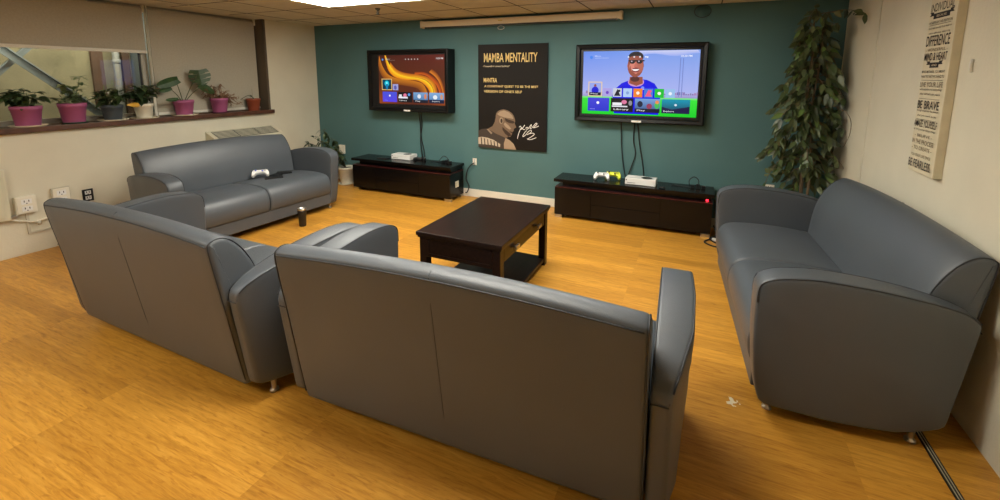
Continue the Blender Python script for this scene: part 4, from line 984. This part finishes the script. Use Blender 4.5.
# small white pot behind the window sofa's far arm
t = thing('potted_plant', 'white pot on the floor with straggly stems beside the window sofa arm', 'potted plant', (-4.97, 5.03, 0))
MB().lathe([(0, 0), (.12, 0), (.13, .012), (.125, .014), (0, .008)], M_whpot, 28).build('saucer', t)
MB().lathe([(0, .008), (.085, .008), (.09, .02), (.118, .23), (.124, .235), (.126, .27), (.114, .27), (.108, .24), (0, .24)], M_whpot, 32).build('pot', t)
MB().lathe([(0, .235), (.108, .235), (.108, .243), (0, .246)], M_soil, 20).build('soil', t)
mb = MB(); mb.vc = []
for k, tip in enumerate([(-.16, -.28, 0.63), (-.17, -.26, 0.58), (-.35, -.28, 0.50), (-.50, -.28, 0.40), (-.45, -.3, 0.32), (-.25, -.25, 0.44), (-.1, -.28, 0.42), (0, -.28, 0.38), (.1, -.28, 0.32), (-.3, -.3, 0.34), (0, -.2, 0.30), (-.38, -.33, 0.42)]):
    tip = Vector(tip); pts = smooth([Vector((0, 0, .24)), Vector((tip.x*.45, tip.y*.4, .24+tip.z*.62)), Vector((tip.x, tip.y, .24+tip.z))], 6); stemtube(mb, pts, .004, (.05, .05, .03), 6, .002)
    for i in range(18):
        p = pts[random.randrange(len(pts)//3, len(pts))]; leaf(mb, p, rv(1), Vector((0, 0, 1)), .095*random.uniform(.7, 1.2), .04, random.choice(DK+MD[:2]), .5)
mb.build('foliage', t)

# tall ficus in the corner behind the right sofa
t = thing('ficus_tree', 'tall artificial-looking ficus in the corner behind the right wall sofa', 'ficus', (.985, 4.86, 0))
MB().lathe([(0, 0), (.13, 0), (.14, .01), (.165, .26), (.175, .265), (.175, .29), (.16, .29), (.155, .26), (0, .26)], M_whpot, 32).build('pot', t)
MB().lathe([(0, .26), (.155, .26), (.155, .27), (0, .275)], M_soil, 20).build('soil', t)
tr = MB()
trunk = [Vector(p) for p in ((0, 0, .26), (-.02, .01, .7), (-.03, .0, 1.1), (-.055, -.02, 1.5), (-.04, .0, 1.85), (-.05, .02, 2.15), (-.04, .03, 2.3))]
tp = smooth(trunk, 8); tr.tube(tp, .018, M_bark, 8, .006)
tp2 = smooth([Vector(p) for p in ((.02, .01, .26), (.04, -.01, .8), (.0, .02, 1.3), (.03, .03, 1.8), (.02, .0, 2.1))], 8); tr.tube(tp2, .013, M_bark, 8, .005)
fo = MB(); fo.vc = []
FC = [(.035, .052, .018), (.05, .072, .024), (.026, .038, .014), (.07, .092, .032), (.095, .115, .045), (.042, .065, .02)]
def env(z):  # crown half width by height
    pts = [(.55, .10), (.7, .24), (.9, .30), (1.1, .31), (1.3, .31), (1.5, .29), (1.7, .26), (1.85, .22), (1.95, .16), (2.05, .12), (2.2, .10), (2.35, .10)]
    for (a_, b_), (c, d_) in zip(pts, pts[1:]):
        if z <= c: return b_+(d_-b_)*max(0, z-a_)/(c-a_)
    return .1
XW = XR-.012-.985-.02; YW = D-4.86-.02
nb = 0
for k in range(105):
    z1 = .68+1.46*(k/104)**.95; p0 = min(random.choice([tp, tp2]), key=lambda q: abs(q.z-(z1+.08)))
    a_ = random.uniform(0, 2*PI); rr = env(z1)*random.uniform(.45, 1.0)
    end = Vector((p0.x*.5+math.cos(a_)*rr-.02, p0.y+math.sin(a_)*rr*.85, z1-random.uniform(.0, .08)))
    end.x = min(end.x, XW-.02); end.y = min(end.y, YW-.02)
    mid = (p0+end)/2+Vector((0, 0, .07)); pts = smooth([p0, mid, end, end+Vector((0, 0, -.06))+rv(.02)], 4)
    pts = [Vector((min(p.x, XW), min(p.y, YW), p.z)) for p in pts]
    tr.tube(pts, .004, M_bark, 5, .002)
    for i in range(random.randint(9, 13)):
        p = pts[random.randrange(3, len(pts))]; out = Vector((p.x, p.y, 0)); out = out.normalized() if out.length > .01 else rv(1)
        d = out*.6+rv(.7); d.z = random.uniform(-1.1, -.1); L_ = random.uniform(.075, .12)
        if p.x+d.normalized().x*L_ > XW: d.x = -abs(d.x)*.3
        if p.y+d.normalized().y*L_ > YW: d.y = -abs(d.y)*.3
        col = random.choice(FC) if random.random() > .08 else (.10, .17, .04)
        leaf(fo, p, d, rv(.8)+Vector((-.3, -1, .3)), L_, L_*.43, col, .15, .1)
# long side shoots on the right near the wall and top
for pts, nl in (([(-.04, .02, 2.25), (.06, -.02, 2.26), (.14, -.06, 2.27), (.22, -.18, 2.24), (.245, -.3, 2.20)], 14), ([(-.04, 0, 2.1), (-.10, -.02, 2.2), (-.06, -.05, 2.30)], 12), ([(-.03, .0, 2.0), (.05, -.03, 2.12), (.12, -.05, 2.16)], 12),
                ([(.03, 0, 1.35), (.14, -.1, 1.42), (.235, -.22, 1.34), (.24, -.28, 1.2), (.2, -.3, 1.08)], 0), ([(.03, 0, .85), (.12, -.1, .96), (.2, -.2, .93), (.23, -.26, .88)], 2), ([(-.05, 0, .9), (-.2, -.02, .9), (-.3, -.04, .74), (-.33, -.04, .62)], 12), ([(-.05, 0, .8), (-.16, -.02, .78), (-.22, -.04, .68)], 8)):
    sp = smooth([Vector(p) for p in pts], 6); tr.tube(sp, .004, M_bark, 5, .002)
    for i in range(nl):
        p = sp[random.randrange(3, len(sp))]; d = rv(1); d.z -= .4; d.x = -abs(d.x) if p.x > .15 else d.x; leaf(fo, p, d, rv(1), random.uniform(.07, .1), .045, random.choice(FC), .15, .1)
fo.v = [(min(v[0], XW+.005), min(v[1], YW+.005), min(v[2], H-.02)) for v in fo.v]
tr.build('trunk', t); fo.build('foliage', t)

# ---------------------------------------------------------------- world, camera
wd = bpy.data.worlds.new('night'); bpy.context.scene.world = wd; wd.use_nodes = True
wd.node_tree.nodes['Background'].inputs[0].default_value = (.02, .02, .03, 1); wd.node_tree.nodes['Background'].inputs[1].default_value = .5
cam = bpy.data.cameras.new('camera'); co = bpy.data.objects.new('camera', cam); C.objects.link(co)
f_, cx_, cy_, yaw, pitch, roll = 431.4246, 510.6111, 140.6328, .4089, .1458, .0062
fw = Vector((-math.sin(yaw)*math.cos(pitch), math.cos(yaw)*math.cos(pitch), -math.sin(pitch))); r_ = Vector((math.cos(yaw), math.sin(yaw), 0)); u_ = r_.cross(fw)
c_, s_ = math.cos(roll), math.sin(roll); rr_ = c_*r_+s_*u_; uu_ = -s_*r_+c_*u_
Mx = Matrix((rr_, uu_, -fw)).transposed().to_4x4(); Mx.translation = (0, 0, 1.66); co.matrix_world = Mx
cam.sensor_width = 36; cam.lens = 36*f_/1000; cam.shift_x = -(cx_-500)/1000; cam.shift_y = -(250-cy_)/1000; cam.clip_start = .02
sc = bpy.context.scene; sc.camera = co
sc.view_settings.view_transform = 'Standard'; sc.view_settings.look = 'None'; sc.view_settings.gamma = 1; sc.view_settings.use_curve_mapping = False
sc.view_settings.exposure = .28
